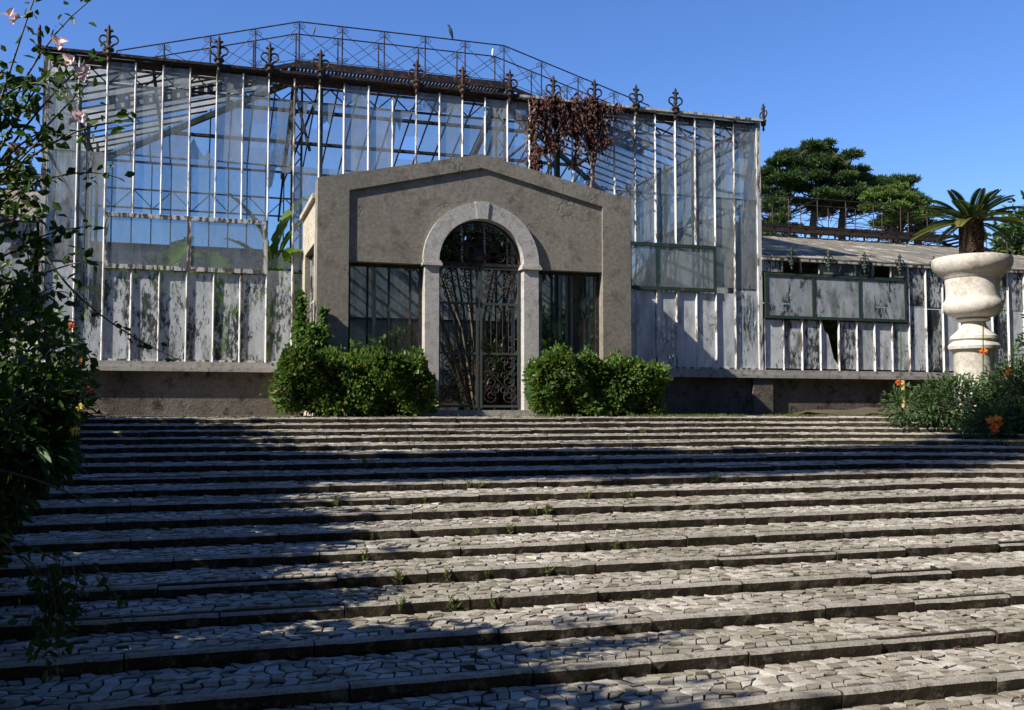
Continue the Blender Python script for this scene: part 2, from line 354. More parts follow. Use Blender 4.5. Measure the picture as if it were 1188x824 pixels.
def build_stairs():
    st = thing('stairway', 'broad garden stairway of cobbled treads with stone kerbs rising to the greenhouse door', 'stairs', (5, 9, -1))
    kw = .085
    for i in range(NI):
        z = ZN[i]
        # bed of the tread (joint soil)
        xs = np.linspace(X0, X1, 60)
        yb = nose(i-1, xs) if i else np.full(60, 19.5)
        ya = nose(i, xs) + kw*.6
        V = np.concatenate([np.stack([xs, ya, np.full(60, z-.006)], 1), np.stack([xs, yb+.02, np.full(60, z-.006)], 1)])
        Fq = [(j, j+1, 60+j+1, 60+j) for j in range(59)]
        # cobbles
        nx = int((X1-X0)/.083); u = (np.arange(nx+1))/nx*(X1-X0) + X0
        depth = (.55 if i else 1.6); nr = int(round(depth/.085))
        P = np.zeros((nr+1, nx+1, 3))
        ph = rng.random()*6
        for r in range(nr+1):
            t = r/nr
            xx = u + .041*(r % 2) + .035*np.sin(u*2.1 + ph + r*.5)
            y0 = nose(i, xx) + kw + .012; y1 = (nose(i-1, xx) if i else nose(i, xx)+kw+1.6) - .01
            P[r, :, 0] = xx; P[r, :, 1] = y0 + (y1-y0)*t
            jit = 1. if 0 < r < nr else .25
            P[r, :, 0] += rng.normal(0, .0105, nx+1); P[r, :, 1] += rng.normal(0, .0095, nx+1)*jit + .03*np.sin(xx*5.3+ph+r)*jit
        A, B, C, D = P[:-1, :-1], P[:-1, 1:], P[1:, 1:], P[1:, :-1]
        Q = np.stack([A, B, C, D], 2).reshape(-1, 4, 3)
        cen = Q.mean(1, keepdims=True); n = len(Q)
        gap = (.86 + .07*rng.random((n, 1, 1)))
        hgt = z + .003 + rng.normal(0, .004, (n, 1)) ; tilt = rng.normal(0, .038, (n, 2))
        low = cen + (Q-cen)*gap; top = cen + (Q-cen)*(gap*(.90+.07*rng.random((n, 4, 1))))
        low[:, :, 2] = z - .014
        d = top - cen
        top[:, :, 2] = hgt + d[:, :, 0]*tilt[:, :1] + d[:, :, 1]*tilt[:, 1:] + rng.normal(0, .0022, (n, 4))
        ctr = cen[:, 0].copy(); ctr[:, 2] = hgt[:, 0] + rng.normal(.0005, .0018, n)
        V2 = np.concatenate([low, top, ctr[:, None]], 1).reshape(-1, 3)
        keep = np.ones(n, bool)
        b = (np.arange(n)[keep]*9)[:, None]
        sides = np.concatenate([b + np.array([[k, (k+1) % 4, 4+(k+1) % 4, 4+k]]) for k in range(4)])
        tops = np.concatenate([b + np.array([[4+k, 4+(k+1) % 4, 8, 8]]) for k in range(4)])
        # cobbles as one mesh: quads + tris
        me = bpy.data.meshes.new('step'); o = new_obj('step', me, st)
        off = np.array(OFF[o.name])
        allV = np.concatenate([V2, V]) - off
        loops = np.concatenate([sides.ravel(), tops[:, :3].ravel(), (np.asarray(Fq)+len(V2)).ravel()])
        tot = np.concatenate([np.full(len(sides), 4), np.full(len(tops), 3), np.full(len(Fq), 4)])
        start = np.concatenate([[0], np.cumsum(tot)[:-1]])
        me.vertices.add(len(allV)); me.vertices.foreach_set('co', allV.astype(np.float32).ravel())
        me.loops.add(len(loops)); me.loops.foreach_set('vertex_index', loops.astype(np.int32))
        me.polygons.add(len(tot)); me.polygons.foreach_set('loop_start', start.astype(np.int32)); me.polygons.foreach_set('loop_total', tot.astype(np.int32))
        me.materials.append(M['cobble']); me.materials.append(M['joint'])
        mi = np.zeros(len(tot), np.int32); mi[-len(Fq):] = 1; me.polygons.foreach_set('material_index', mi); me.polygons.foreach_set('use_smooth', np.zeros(len(tot), bool))
        me.update(calc_edges=True); me.validate()
        # kerb stones along the nose, riser face below
        kb = MB(); faces_mat = []
        x = X0 - rng.random()*.4
        while x < X1:
            L = .65 + rng.random()*.75; xa, xb = x + .005, x + L - .005
            m = max(4, int(L/.09)); xx = np.linspace(xa, xb, m)
            dz = rng.normal(0, .005); dy = rng.normal(0, .006)
            ed = rng.normal(0, .0022, m); chip = np.where(rng.random(m) < .12, rng.random(m)*.011, 0)
            yf = nose(i, xx) + dy
            r0 = np.stack([xx, yf + .012 + rng.normal(0, .003, m), np.full(m, z-.105)], 1)
            r1 = np.stack([xx, yf + ed*.5 + chip, z - .016 + dz + ed*.6 - chip], 1)
            r2 = np.stack([xx, yf + .014 + ed*.5 + chip, z + dz + ed*.4 - chip*.3], 1)
            r3 = np.stack([xx, yf + kw, np.full(m, z + dz)], 1)
            r4 = np.stack([xx, yf + kw, np.full(m, z - .1)], 1)
            rows = [r0, r1, r2, r3, r4]
            f = []
            for a in range(4):
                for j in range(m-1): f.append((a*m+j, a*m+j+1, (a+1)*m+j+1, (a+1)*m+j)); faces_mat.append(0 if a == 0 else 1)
            for j in (0, m-1): f.append(tuple(a*m+j for a in range(5))); faces_mat.append(0)
            kb.add(np.concatenate(rows), f); x += L
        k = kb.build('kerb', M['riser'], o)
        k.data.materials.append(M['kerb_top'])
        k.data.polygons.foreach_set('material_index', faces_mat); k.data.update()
build_stairs()

def sheet(name, xs, ys, zf, mat, jig=0.):
    X, Y = np.meshgrid(xs, ys); Z = zf(X, Y)
    if jig: Z = Z + rng.normal(0, jig, Z.shape)
    V = np.stack([X, Y, Z], 2).reshape(-1, 3); nx, ny = len(xs), len(ys)
    F = [(j*nx+i, j*nx+i+1, (j+1)*nx+i+1, (j+1)*nx+i) for j in range(ny-1) for i in range(nx-1)]
    return tag(quick_mesh(name, V, F, mat, smooth=True), kind='structure')
slope = lambda Y: np.where(Y > 15.6, -.15, np.where(Y < 2.6, -1.83, -.15 + (Y-15.6)*(1.68/13.)))
sheet('ground', np.array([-900, -200, -60, -20, -4, 0, 6, 14, 24, 60, 200, 900.]), np.array([-300, -60, -10, 0, 2.6, 6, 9, 12, 15.6, 16, 30, 60, 200, 1500.]), lambda X, Y: slope(Y) - .17*(Y < 15.8), M['lawn'])
sheet('greenhouse_floor', np.linspace(-15, 25, 20), np.linspace(17.3, 28.2, 8), lambda X, Y: X*0 - .10, M['soil'])
sheet('landing', np.linspace(-15, 26, 30), np.array([17.05, 17.6, 18.5, 19.62]), lambda X, Y: X*0 - .125, M['joint'])
sheet('planting_bed', np.concatenate([np.linspace(-30, -3, 10), np.linspace(-2.6, -1.5, 6)]), np.linspace(1, 19.5, 60), lambda X, Y: slope(Y) + .10 + .12*np.clip((-1.5-X)/1.5, 0, 1) + .03*np.sin(X*5+Y*3), M['soil'], .015)
def bed_right_z(X, Y): return slope(Y) + .07 + .10*np.clip((X-12.4)/1.5, 0, 1) + .03*np.sin(X*4+Y*3)
sheet('planting_bed', np.concatenate([np.linspace(12.25, 14, 8), np.linspace(14.4, 40, 12)]), np.linspace(1, 18.9, 60), bed_right_z, M['soil'], .015)

# ------------------------------------------------------------------ greenhouse
YF = 19.6; YB = 28.0; YR = 23.8
XL, XR = -2.73, 12.19; ZE = 6.62; RXL, RXR, ZR = 2.2, 7.26, 8.04
BAR = [-2.14 + .488*k for k in range(29)]
def pane(b, name, mat, parent):
    x0, x1, y0, y1, z0, z1 = b
    m = MB()
    if x1-x0 > y1-y0:
        j = rng.normal(0, .0022, 2); m.add([(x0, y0+j[0]+j[1], z0), (x1, y0-j[0]+j[1], z0), (x1, y0-j[0]-j[1], z1), (x0, y0+j[0]-j[1], z1)], [(0, 1, 2, 3)])
    else: m.add([(x0, y0, z0), (x0, y1, z0), (x0, y1, z1), (x0, y0, z1)], [(0, 1, 2, 3)])
    return m.build(name, mat, parent)

FIN = []
def finial_mb(c, turn=False, s=1.):
    m = MB(); T = []
    def P(x, z): return (c[0], c[1]+x*s, c[2]+z*s) if turn else (c[0]+x*s, c[1], c[2]+z*s)
    m.lathe([(.012*s, -.20*s), (.035*s, -.15*s), (.02*s, -.09*s), (.07*s, -.03*s), (.055*s, .03*s), (.085*s, .07*s), (.03*s, .12*s)], c, 8)
    for sx in (-1, 1):
        pts = []
        for k in range(17):
            a = -PI/2 + sx*0 + 2*PI*k/16*.88 ; pts.append(P(sx*(.09 + .072*math.cos(a)), .235 + .078*math.sin(a)))
        m.tube(pts, .019*s, 6)
        m.tube([P(0, .05), P(sx*.04, .10), P(sx*.09, .15)], .02*s, 6)
        m.sphere(P(sx*.055, .41), .03*s, 6, 4); m.sphere(P(sx*.055, .05), .05*s, 6, 4)
    m.lathe([(.02*s, .10*s), (.045*s, .2*s), (.03*s, .29*s), (.045*s, .37*s), (.028*s, .43*s), (.032*s, .47*s), (.006*s, .53*s)], c, 8)
    return m

def lattice(m, p, q, w, n, r=.03, side=(1, 0, 0)):
    """lattice girder from p to q, width w along side"""
    p = Vector(p); q = Vector(q); s = Vector(side)*w/2
    m.beam(p-s, q-s, r*1.4); m.beam(p+s, q+s, r*1.4)
    for i in range(n):
        a = p.lerp(q, i/n); b = p.lerp(q, (i+1)/n)
        m.beam(a-s if i % 2 else a+s, b+s if i % 2 else b-s, r*.8)

def main_house():
    g = thing('greenhouse', 'large derelict glass and iron greenhouse with dirty broken panes above the stairway', 'greenhouse', (4.73, YF, -.12))
    # masonry base and ledge
    b = MB(); b.box(XL, 1.95, YF+.02, YF+.35, -.14, .72); b.box(7.77, XR, YF+.02, YF+.35, -.14, .72)
    b.box(XL, XL+.3, YF+.351, YB, -.14, .72); b.box(XR-.3, XR, YF+.351, YB, -.14, .72); b.box(XL+.301, XR-.301, YB-.3, YB, -.14, .72)
    b.build('base_wall', M['base'], g)
    for xa, xb, e1, e2 in ((XL, 1.94, -.08, 0), (7.78, XR, 0, .04)):
        s = MB(); s.box(xa+e1, xb+e2, YF-.14, YF+.36, .723, .80); s.box(xa+e1*.6, xb+e2*.5, YF-.08, YF+.34, .8005, .91); s.build('ledge', M['sill'], g)
    for px in (XR,):
        MB().box(px-.28, px+.22, YF-.09, YF+.018, -.14, .72).build('pier', M['base'], g)
    for x in (XL+.04, XR-.03):
        MB().box(x-.05, x+.05, YF-.03, YF+.07, .91, ZE).build('corner_post', M['paint_old' if x < 0 else 'paint'], g)
    # front glazing bars
    for k, x in enumerate(BAR):
        z0 = .91 if not (8.5 < k < 20.3) else 3.0
        w = .016 + .006*random.random()
        if 1 < k < 7 or 21 < k < 27:
            MB().vbar(x, YF, .91, 2.615, w, .042).build('glazing_bar', M['paint'], g); z0 = 3.665
        MB().vbar(x, YF, z0, ZE-.1 - (.25 if k in (12, 22) else 0), w, .042).build('glazing_bar', M['paint' if random.random() < .62 or k < 8 else 'paint_old'], g)
    for xa, xb, mm in ((XL-.06, 6.4, 'iron'), (6.4, XR+.06, 'paint')):
        MB().beam((xa, YF, ZE), (xb, YF, ZE), .16, .05).build('eave_beam', M[mm], g)
    MB().box(XL, XR, YF+.07, YF+.14, ZE-.17, ZE-.05).build('eave_gutter', M['rust'], g)
    e = MB(); lattice(e, (XL+.1, YF+.22, ZE-.33), (XR-.1, YF+.22, ZE-.33), .30, 46, .028, (0, 0, 1)); e.build('eave_truss', M['iron'], g)
    for x0, x1 in ((XL, 1.9), (7.8, XR)): MB().box(x0, x1, YF-.012, YF+.02, .91, .95).build('bottom_rail', M['paint_old'], g)
    # panes
    edges = [XL+.09] + BAR + [XR-.08]
    noD = {0, 4, 8, 9, 12, 13, 18, 19, 20}; noE = {-1, 0, 2, 4, 7, 8, 9, 11, 12, 15, 18, 19, 20, 21, 24}
    win = set(range(1, 7)) | set(range(21, 27))
    for k in range(-1, 29):
        x0, x1 = edges[k+1]+.018, edges[k+2]-.018
        y = YF + .004 + .004*(k % 2); yy = (y, y+.006)
        porch = 8 <= k <= 20
        if not porch or k == 8:
            top = 2.60 + (0 if k in win else .12*random.random())
            mt = 'white_old' if k < 8 else 'white'
            if k == 8: mt = 'pane_foul'
            pane((x0, x1, *yy, .95, top), 'painted_pane', M[mt], g)
        if k not in win and k != 7 and not (9 <= k <= 19):
            pane((x0, x1, *yy, 2.74, 4.78), 'glass_pane', M['pane_foul' if k in (0, -1, 27, 28) else 'pane'], g)
        elif k in win or porch:
            pane((x0, x1, *yy, 3.68, 4.78), 'glass_pane', M['pane'], g) if k not in (8, 18, 19, 20) else None
        if k not in noD: pane((x0, x1, y-.008, y-.002, 4.76, 6.10), 'glass_pane', M['pane' if random.random() < .85 else 'pane_foul'], g)
        if k == 0: pane((x0, x1, y-.008, y-.002, 5.55, 6.10), 'glass_pane', M['pane'], g)
        if k not in noE: pane((x0, x1, *yy, 6.12, 6.50), 'vent_pane', M['pane_foul'], g)
    # jagged remains of glass in some of the empty bays
    for k, z, up in ((4, 4.78, 1), (9, 6.08, -1), (12, 6.08, -1), (13, 4.95, 1), (8, 6.08, -1), (20, 4.80, 1), (7, 2.75, 1), (7, 4.75, -1)):
        x0, x1 = edges[k+1]+.018, edges[k+2]-.018; n = 7; h = .25+.35*random.random()
        top = [(x0+(x1-x0)*i/n, z + up*h*abs(rng.normal(.5, .4))*(1.2-i/n)) for i in range(n+1)]
        pts = [(x0, z), (x1, z)] + top[::-1]
        if up < 0: pts = pts[::-1]
        MB().prism(pts, YF+.004, YF+.008).build('broken_pane', M['pane'], g)
    # top lap rail and lap line
    lp = MB()
    for k in range(-1, 29):
        if k not in noD: lp.box(edges[k+1]+.02, edges[k+2]-.02, YF+.016, YF+.024, 4.755, 4.785)
    lp.build('lap_strip', M['paint_old'], g)
    # opening windows
    for xa, xb, fm in ((BAR[1], BAR[7], 'paint_old'), (BAR[21], BAR[27], 'green')):
        f = MB(); xm = (xa+xb)/2 + (.0 if fm == 'green' else .03); y0, y1 = YF-.055, YF-.005
        for z in (2.66, 3.62): f.box(xa, xb, y0, y1, z-.04, z+.04)
        for x in (xa+.035, xm, xb-.035): f.box(x-.035, x+.035, y0+.003, y1-.003, 2.70, 3.58)
        w = f.build('window', M[fm], g)
        for p0, p1 in ((xa+.07, xm-.035), (xm+.035, xb-.07)):
            pane((p0, p1, YF-.035, YF-.029, 2.70, 3.58), 'pane', M['window'], w)
    # finials
    for k in (1, 5, 7, 9, 13, 15, 17, 19, 21, 23, 25):
        finial_mb((BAR[k]+rng.normal(0, .02), YF-.09, ZE+.0+rng.normal(0, .02))).build('finial', M['iron' if random.random() < .6 else 'rust'], g, True)
    finial_mb((XR+.14, YF+.02, ZE-.05), True, .9).build('finial', M['iron'], g, True)
    finial_mb((XL-.10, YF+.02, ZE-.02), True, .9).build('finial', M['iron'], g, True)
    # back wall and end walls (glass + bars)
    pane((XL+.03, XR-.03, YB-.025, YB-.025, 4.42, ZE), 'back_glass', M['back_glass'], g)
    pane((XL+.03, XR-.03, YB-.025, YB-.025, 2.62, 4.38), 'back_glass', M['pane_dim'], g)
    pane((XL+.03, XR-.03, YB-.025, YB-.025, .72, 2.58), 'back_panel', M['pane_dim'], g)
    bb = MB()
    for k in range(31): bb.box(XL+.04+.495*k-.015, XL+.04+.495*k+.015, YB-.02, YB+.03, .72, ZE)
    for z in (2.6, 4.4, ZE): bb.box(XL, XR, YB-.07, YB-.03, z-.03, z+.03)
    bb.build('back_frame', M['iron'], g)
    e2 = MB(); lattice(e2, (XL+.1, YB-.2, 5.6), (XR-.1, YB-.2, 5.6), .5, 30, .03, (0, 0, 1)); e2.build('wall_truss', M['green'], g)
    for x, sgn in ((XL, 1), (XR, -1)):
        pane((x+sgn*.025, x+sgn*.025, YF+.1, YB-.05, 2.7, ZE), 'end_glass', M['pane' if sgn > 0 else 'pane_milky'], g)
        pane((x+sgn*.025, x+sgn*.025, YF+.1, YB-.05, .72, 2.68), 'end_panel', M['white'], g)
        eb = MB()
        for k in range(17):
            yy = YF+.12+.505*k; eb.box(x-.03 if sgn > 0 else x-.018, x+.018 if sgn > 0 else x+.03, yy-.016, yy+.016, .72, ZE)
        for z in (2.69, 4.78): eb.box(x+.035 if sgn > 0 else x-.075, x+.075 if sgn > 0 else x-.035, YF+.1, YB-.05, z-.025, z+.025)
        eb.build('end_frame', M['paint_old'], g)
        et = MB(); lattice(et, (x+sgn*.2, YF+.2, ZE-.33), (x+sgn*.2, YB-.2, ZE-.33), .3, 24, .028, (0, 0, 1)); et.build('eave_truss', M['iron'], g)
    # roof: four glazed slopes
    A = Vector((RXL, YR, ZR)); Bq = Vector((RXR, YR, ZR))
    c = [Vector((XL, YF, ZE)), Vector((XR, YF, ZE)), Vector((XR, YB, ZE)), Vector((XL, YB, ZE))]
    slopes = [('front', c[0], c[1], Bq, A, 'back_glass'), ('right', c[1], c[2], Bq, Bq, 'roof_glass'), ('back', c[2], c[3], A, Bq, 'back_glass'), ('left', c[3], c[0], A, A, 'roof_white')]
    for nm, p, q, r1, r0, mt in slopes:
        n = (q-p).cross(r0-p).normalized()
        if n.z < 0: n = -n
        tri = [p, q, r1, r0] if (r1-r0).length > .1 else [p, q, r1]
        up = [tuple(v + n*.03) for v in tri]; lo = [tuple(v + n*.022) for v in tri]; m = len(tri)
        # leave holes: split the slope in strips up the slope
        ed = (q-p); Ln = ed.length; d = ed/Ln; ns = int(Ln/.49)
        apex0 = (r0-p).dot(d)/Ln; apex1 = (r1-p).dot(d)/Ln
        perp = (r0-p) - d*((r0-p).dot(d)); 
        def height(t): return 1. if apex0 <= t <= apex1 else (t/apex0 if t < apex0 else (1-t)/(1-apex1))
        gm = MB(); bm = MB(); pm = MB()
        for i in range(ns):
            t0, t1 = i/ns, (i+1)/ns
            h0, h1 = max(0, height(t0)), max(0, height(t1))
            segs = 4
            for j in range(segs):
                a0, a1 = j/segs, (j+1)/segs
                if random.random() < (.07 if nm in ('back', 'front') else .10 if nm == 'right' else .07): continue
                P4 = []
                for (t, h, a) in ((t0, h0, a0), (t1, h1, a0), (t1, h1, a1), (t0, h0, a1)):
                    hh = min(h, a); P4.append(p + d*(t*Ln) + perp*hh + n*.025)
                if (P4[3]-P4[0]).length + (P4[2]-P4[1]).length < .05: continue
                gm.add([tuple(v) for v in P4], [(0, 1, 2, 3)])
            if i and h0 > .03: bm.beam(p + d*(t0*Ln), p + d*(t0*Ln) + perp*h0, .032, .04, n)
        gm.build('roof_glass', M[mt], g)
        pm = bm
        for a in (.36, .68):
            tA, tB = a*apex0, 1-(1-apex1)*a
            pm.beam(p + d*(tA*Ln) + perp*a - n*.05, p + d*(tB*Ln) + perp*a - n*.05, .06, .08, n)
        pm.build('roof_frame', M['iron'], g)
    for cc, rr in ((c[0], A), (c[1], Bq), (c[2], Bq), (c[3], A)):
        dn = Vector((0, 0, -.14))
        MB().beam(cc+dn, rr+dn, .08, .14).build('hip_rafter', M['green'], g)
    for x in (RXL, RXR):
        for (ya, yb) in ((YF+.1, YR), (YB-.1, YR)):
            MB().beam((x, ya, ZE-.15), (x, yb, ZR-.15), .09, .14).build('rafter', M['iron'], g)
        m = MB(); lattice(m, (x, YR-.1, -.1), (x, YR-.1, ZR-.2), .22, 26, .035); m.build('column', M['green'], g)
        m = MB(); m.beam((x+.1, YF+.25, -.1), (x+.1, YF+.25, ZE-.2), .09, .14); m.build('column', M['green'], g)
        m = MB(); m.beam((x, YF+.3, ZE-.4), (x, YB-.3, ZE-.4), .04); m.build('tie_rod', M['iron'], g)
    for x in (XL+.35, XR-.35):
        for y in (YF+2.4, YR, YB-2.0):
            m = MB(); lattice(m, (x, y, -.1), (x, y, ZE-.1), .26, 22, .035, (0, 1, 0)); m.build('column', M['green'], g)
    # collar braces
    for x in (RXL-.1, RXR+.1):
        m = MB(); m.beam((x, YF+.3, 5.2), (x, YR-.2, 7.7), .05); m.beam((x, YB-.3, 5.2), (x, YR+.1, 7.7), .05); m.build('brace', M['iron'], g)
    # walkway along the ridge and down both ends
    w = MB(); w.box(RXL-.1, RXR+.1, YR-.42, YR-.36, ZR+.02, ZR+.20); w.box(RXL-.1, RXR+.1, YR+.36, YR+.42, ZR+.02, ZR+.20)
    k = RXL
    while k < RXR:
        w.box(k, k+.055, YR-.35, YR+.35, ZR+.12, ZR+.15); k += .09
    sl = (ZR-ZE)/(RXL-XL)
    for sgn, xr in ((-1, RXL), (1, RXR)):
        for yy in (YR-.39, YR+.39):
            w.beam((xr, yy, ZR+.12), (xr+sgn*4.2, yy, ZR+.12-4.2*sl), .05, .10)
        for j in range(21):
            xx = xr + sgn*(.1+.2*j); w.box(xx-.07, xx+.07, YR-.36, YR+.36, ZR+.14-abs(xx-xr)*sl, ZR+.17-abs(xx-xr)*sl)
    w.build('walkway', M['iron'], g)
    return g
main = main_house()

def spiral(c, r0, turns, a0, sgn=1, n=20, y=0., sq=1.):
    pts = []
    for i in range(n+1):
        t = i/n; r = r0*(1-.82*t); a = a0 + sgn*turns*2*PI*t
        pts.append((c[0]+r*math.cos(a), y, c[1]+r*sq*math.sin(a)))
    return pts

def railing(label, xs_top, zr, y0, y1, xl, xr, sl, hh=.95, sp=1.0, simple=False):
    """iron railing pair along a ridge between xl and xr, running down both ends with slope sl"""
    t = thing('walkway_railing', label, 'railing', ((xl+xr)/2, (y0+y1)/2, zr))
    for yi, y in enumerate((y0, y1)):
        def zat(x): return zr - sl*max(0, xl-x, x-xr)
        n = int(round((xr-xl)/sp)); xs = [xl + (xr-xl)*i/n for i in range(n+1)]
        xs = [xl - sp*(i+1) for i in range(xs_top[0])][::-1] + xs + [xr + sp*(i+1) for i in range(xs_top[1])]
        for x in xs:
            m = MB(); m.tube([(x, y, zat(x)-.1), (x, y, zat(x)+hh)], .014 if simple else .018, 6)
            for sx in (-1, 1):
                for zz in (() if simple else (hh-.10, .14)):
                    m.tube(spiral((x+sx*.095, zat(x)+zz), .075, 1.4, PI/2 if zz > .5 else -PI/2, sx if zz > .5 else -sx, 18, y), .007, 5)
            m.build('post', M['rust' if simple else 'iron'], t)
        tr = MB(); br = MB()
        for a, b in zip(xs[:-1], xs[1:]):
            tr.tube([(a, y, zat(a)+hh), (b, y, zat(b)+hh)], .016, 6)
            if simple:
                br.tube([(a, y, zat(a)+hh*.5), (b, y, zat(b)+hh*.5)], .006, 5); continue
            br.tube([(a, y, zat(a)+.06), (b, y, zat(b)+hh-.12)], .0075, 5); br.tube([(a, y+.012, zat(a)+hh-.12), (b, y+.012, zat(b)+.06)], .0075, 5)
            br.tube([(a, y, zat(a)+.05), (b, y, zat(b)+.05)], .008, 5)
        tr.build('handrail', M['iron'], t); br.build('cross_brace', M['iron'], t)
    return t
railing('ornate iron railing with scrolls and crossed bars along the ridge of the tall greenhouse', (4, 4), ZR+.18, YR-.4, YR+.4, RXL, RXR, (ZR-ZE)/(RXL-XL))

def wing(side, label):
    """lower glasshouse beside the tall one; side=+1 right, -1 left (mirrored)"""
    mx = (lambda x: x) if side > 0 else (lambda x: 9.46-x)
    def bx(m, x0, x1, *r):
        a, b = mx(x0), mx(x1); return m.box(min(a, b), max(a, b), *r)
    w = thing('side_greenhouse', label, 'greenhouse', (mx(18.), YF, -.12))
    y = YF+.02; XA, XE, ze, zr = XR+.02, 25.5, 3.45, 4.82; rx = 21.0
    m = MB(); bx(m, XA+.23, XE, y+.02, y+.35, -.14, .72); bx(m, XE-.3, XE, y+.351, YB, -.14, .72); bx(m, XA+.02, XE-.301, YB-.3, YB, -.14, .72); m.build('base_wall', M['base'], w)
    m = MB(); bx(m, XA+.025, XE+.05, y-.16, y+.36, .723, .80); bx(m, XA+.005, XE+.03, y-.10, y+.34, .803, .91); m.build('ledge', M['sill'], w)
    bars = [XA+.06 + .495*k for k in range(27)]
    for k, x in enumerate(bars):
        top = 2.08 if k < 8 else ze-.02
        m = MB(); ww = .014+.006*random.random(); m.vbar(mx(x), y, .91, top, ww, .04); m.build('glazing_bar', M['paint'], w)
    broken = 3
    for k in range(26):
        x0, x1 = bars[k]+.018, bars[k+1]-.018
        yy = y+.004+.004*(k % 2)
        if k < 8:
            if k == broken and side > 0:
                m = MB(); a, b = x0, x1; P = [(a, .95), (b, .95), (b, 1.06), (b-.12, 1.2), (a+.2, 1.75), (a+.1, 1.85), (a+.04, 2.06), (a, 2.06)]
                m.prism(P, yy, yy+.006); m.build('painted_pane', M['white'], w)
            else:
                pane((min(mx(x0), mx(x1)), max(mx(x0), mx(x1)), yy, yy, .95, 2.06), 'painted_pane', M['white_old' if k % 3 else 'white'], w)
            if k not in (1, 2, 6) or side < 0:
                m = MB(); bx(m, x0, x1, yy, yy+.006, 3.16, 3.40); m.build('vent_pane', M['pane_foul' if k % 2 else 'white_old'], w)
            m = MB(); bx(m, bars[k]-.014, bars[k]+.014, y-.02, y+.03, 3.16, ze-.02); m.build('glazing_bar', M['paint_old'], w)
        else:
            pane((min(mx(x0), mx(x1)), max(mx(x0), mx(x1)), yy, yy, .95, 2.5), 'painted_pane', M['white_old' if k % 2 else 'white'], w)
            pane((min(mx(x0), mx(x1)), max(mx(x0), mx(x1)), yy-.007, yy, 2.48, ze-.04), 'painted_pane', M['white_old'], w)
    f = MB()
    for z in (2.12, 3.10): bx(f, bars[0], bars[8]-.08, y-.06, y-.01, z-.034, z+.034)
    xs = [bars[0]+.04, bars[0]+1.28, bars[0]+2.55, bars[8]-.12]
    for x in xs: bx(f, x-.032, x+.032, y-.057, y-.013, 2.155, 3.065)
    fr = f.build('window', M['green'], w)
    for a, b in zip(xs[:-1], xs[1:]):
        m = MB(); bx(m, a+.033, b-.033, y-.04, y-.038, 2.155, 3.065); m.build('pane', M['pane_wing'], fr)
    m = MB(); bx(m, XA, XE, y-.06, y+.06, ze-.03, ze+.02); m.build('eave_beam', M['paint_old'], w)
    for k in (2, 4, 6, 8, 10, 12, 14, 16, 18, 20, 22):
        finial_mb((mx(bars[k]-.3), y-.09, ze-.10), False, .72).build('finial', M['green'], w, True)
    # roof
    rm = MB(); X = [mx(XA), mx(rx), mx(XE)]
    th = .03
    def sl(P, name, mat):
        q = MB(); P = [Vector(p) for p in P]; n = (P[1]-P[0]).cross(P[2]-P[0]).normalized()
        if n.z < 0: n = -n
        k = len(P); V = [tuple(p) for p in P] + [tuple(p+n*th) for p in P]
        q.add(V, [tuple(range(k))[::-1], tuple(range(k, 2*k))] + [(i, (i+1) % k, (i+1) % k+k, i+k) for i in range(k)])
        return q.build(name, mat, w)
    ya = y-.02
    sl([(X[0], ya, ze+.03), (X[1], YR-.002, zr), (X[0], YR-.002, zr)][:1] + [(X[2], ya, ze+.03), (X[1], YR-.002, zr), (X[0], YR-.002, zr)], 'roof_slope', M['wing_roof'])
    sl([(X[0], YB, ze+.03), (X[2], YB, ze+.03), (X[1], YR+.002, zr), (X[0], YR+.002, zr)], 'roof_slope', M['wing_roof'])
    sl([(X[2]+.001*side, ya, ze+.03), (X[2]+.001*side, YB, ze+.03), (X[1]+.006*side, YR, zr)], 'roof_slope', M['wing_roof'])
    bm = MB()
    k = 0; x = XA+.3
    while x < XE-.1:
        h = 1. if x <= rx else (XE-x)/(XE-rx)
        bm.beam((mx(x), ya, ze+.065), (mx(x), ya+(YR-ya)*h, ze+.065+(zr-ze-.03)*h), .022, .02); x += .495
    bm.beam((mx(XA+.02), ya-.03, ze+.05), (mx(XE-.02), ya-.03, ze+.05), .03, .03)
    bm.build('roof_bars', M['wing_roof'], w)
    m = MB()
    bx(m, XE-.03, XE-.02, y+.1, YB-.05, .72, ze); m.build('end_panel', M['white'], w)
    m = MB(); bx(m, XA+.1, XE-.1, YB-.10, YB-.02, .72, ze); m.build('back_wall', M['base'], w)
    wk = MB()
    bx(wk, XA+.1, rx+.1, YR-.42, YR-.36, zr+.20, zr+.27); bx(wk, XA+.1, rx+.1, YR+.36, YR+.42, zr+.20, zr+.27)
    x = XA+.15
    while x < rx:
        bx(wk, x, x+.055, YR-.35, YR+.35, zr+.22, zr+.24); x += .09
    x = XA+.3
    while x < rx:
        bx(wk, x-.02, x+.02, YR-.41, YR-.37, zr+.0, zr+.22); bx(wk, x-.02, x+.02, YR+.37, YR+.41, zr+.0, zr+.22); x += .5
    s2 = (zr-ze)/(XE-rx)
    for yy in (YR-.39, YR+.39):
        wk.beam((mx(rx), yy, zr+.28), (mx(rx+4.0), yy, zr+.28-4.0*s2), .05, .09)
    for j in range(20):
        xx = rx+.1+.2*j; bx(wk, xx-.07, xx+.07, YR-.36, YR+.36, zr+.29-(xx-rx)*s2, zr+.32-(xx-rx)*s2)
    wk.build('walkway', M['iron'], w)
    return w, rx, zr, s2
wr, rx, zr2, s2 = wing(1, 'low side greenhouse with whitewashed panes and dark green windows behind the stone urn')
wing(-1, 'low side greenhouse half hidden behind the pink flowered shrub')
railing('rusty iron railing along the roof of the low side greenhouse beneath the pines', (0, 4), zr2+.24, YR-.4, YR+.4, XR+.5, rx, s2, .80, .97, True)

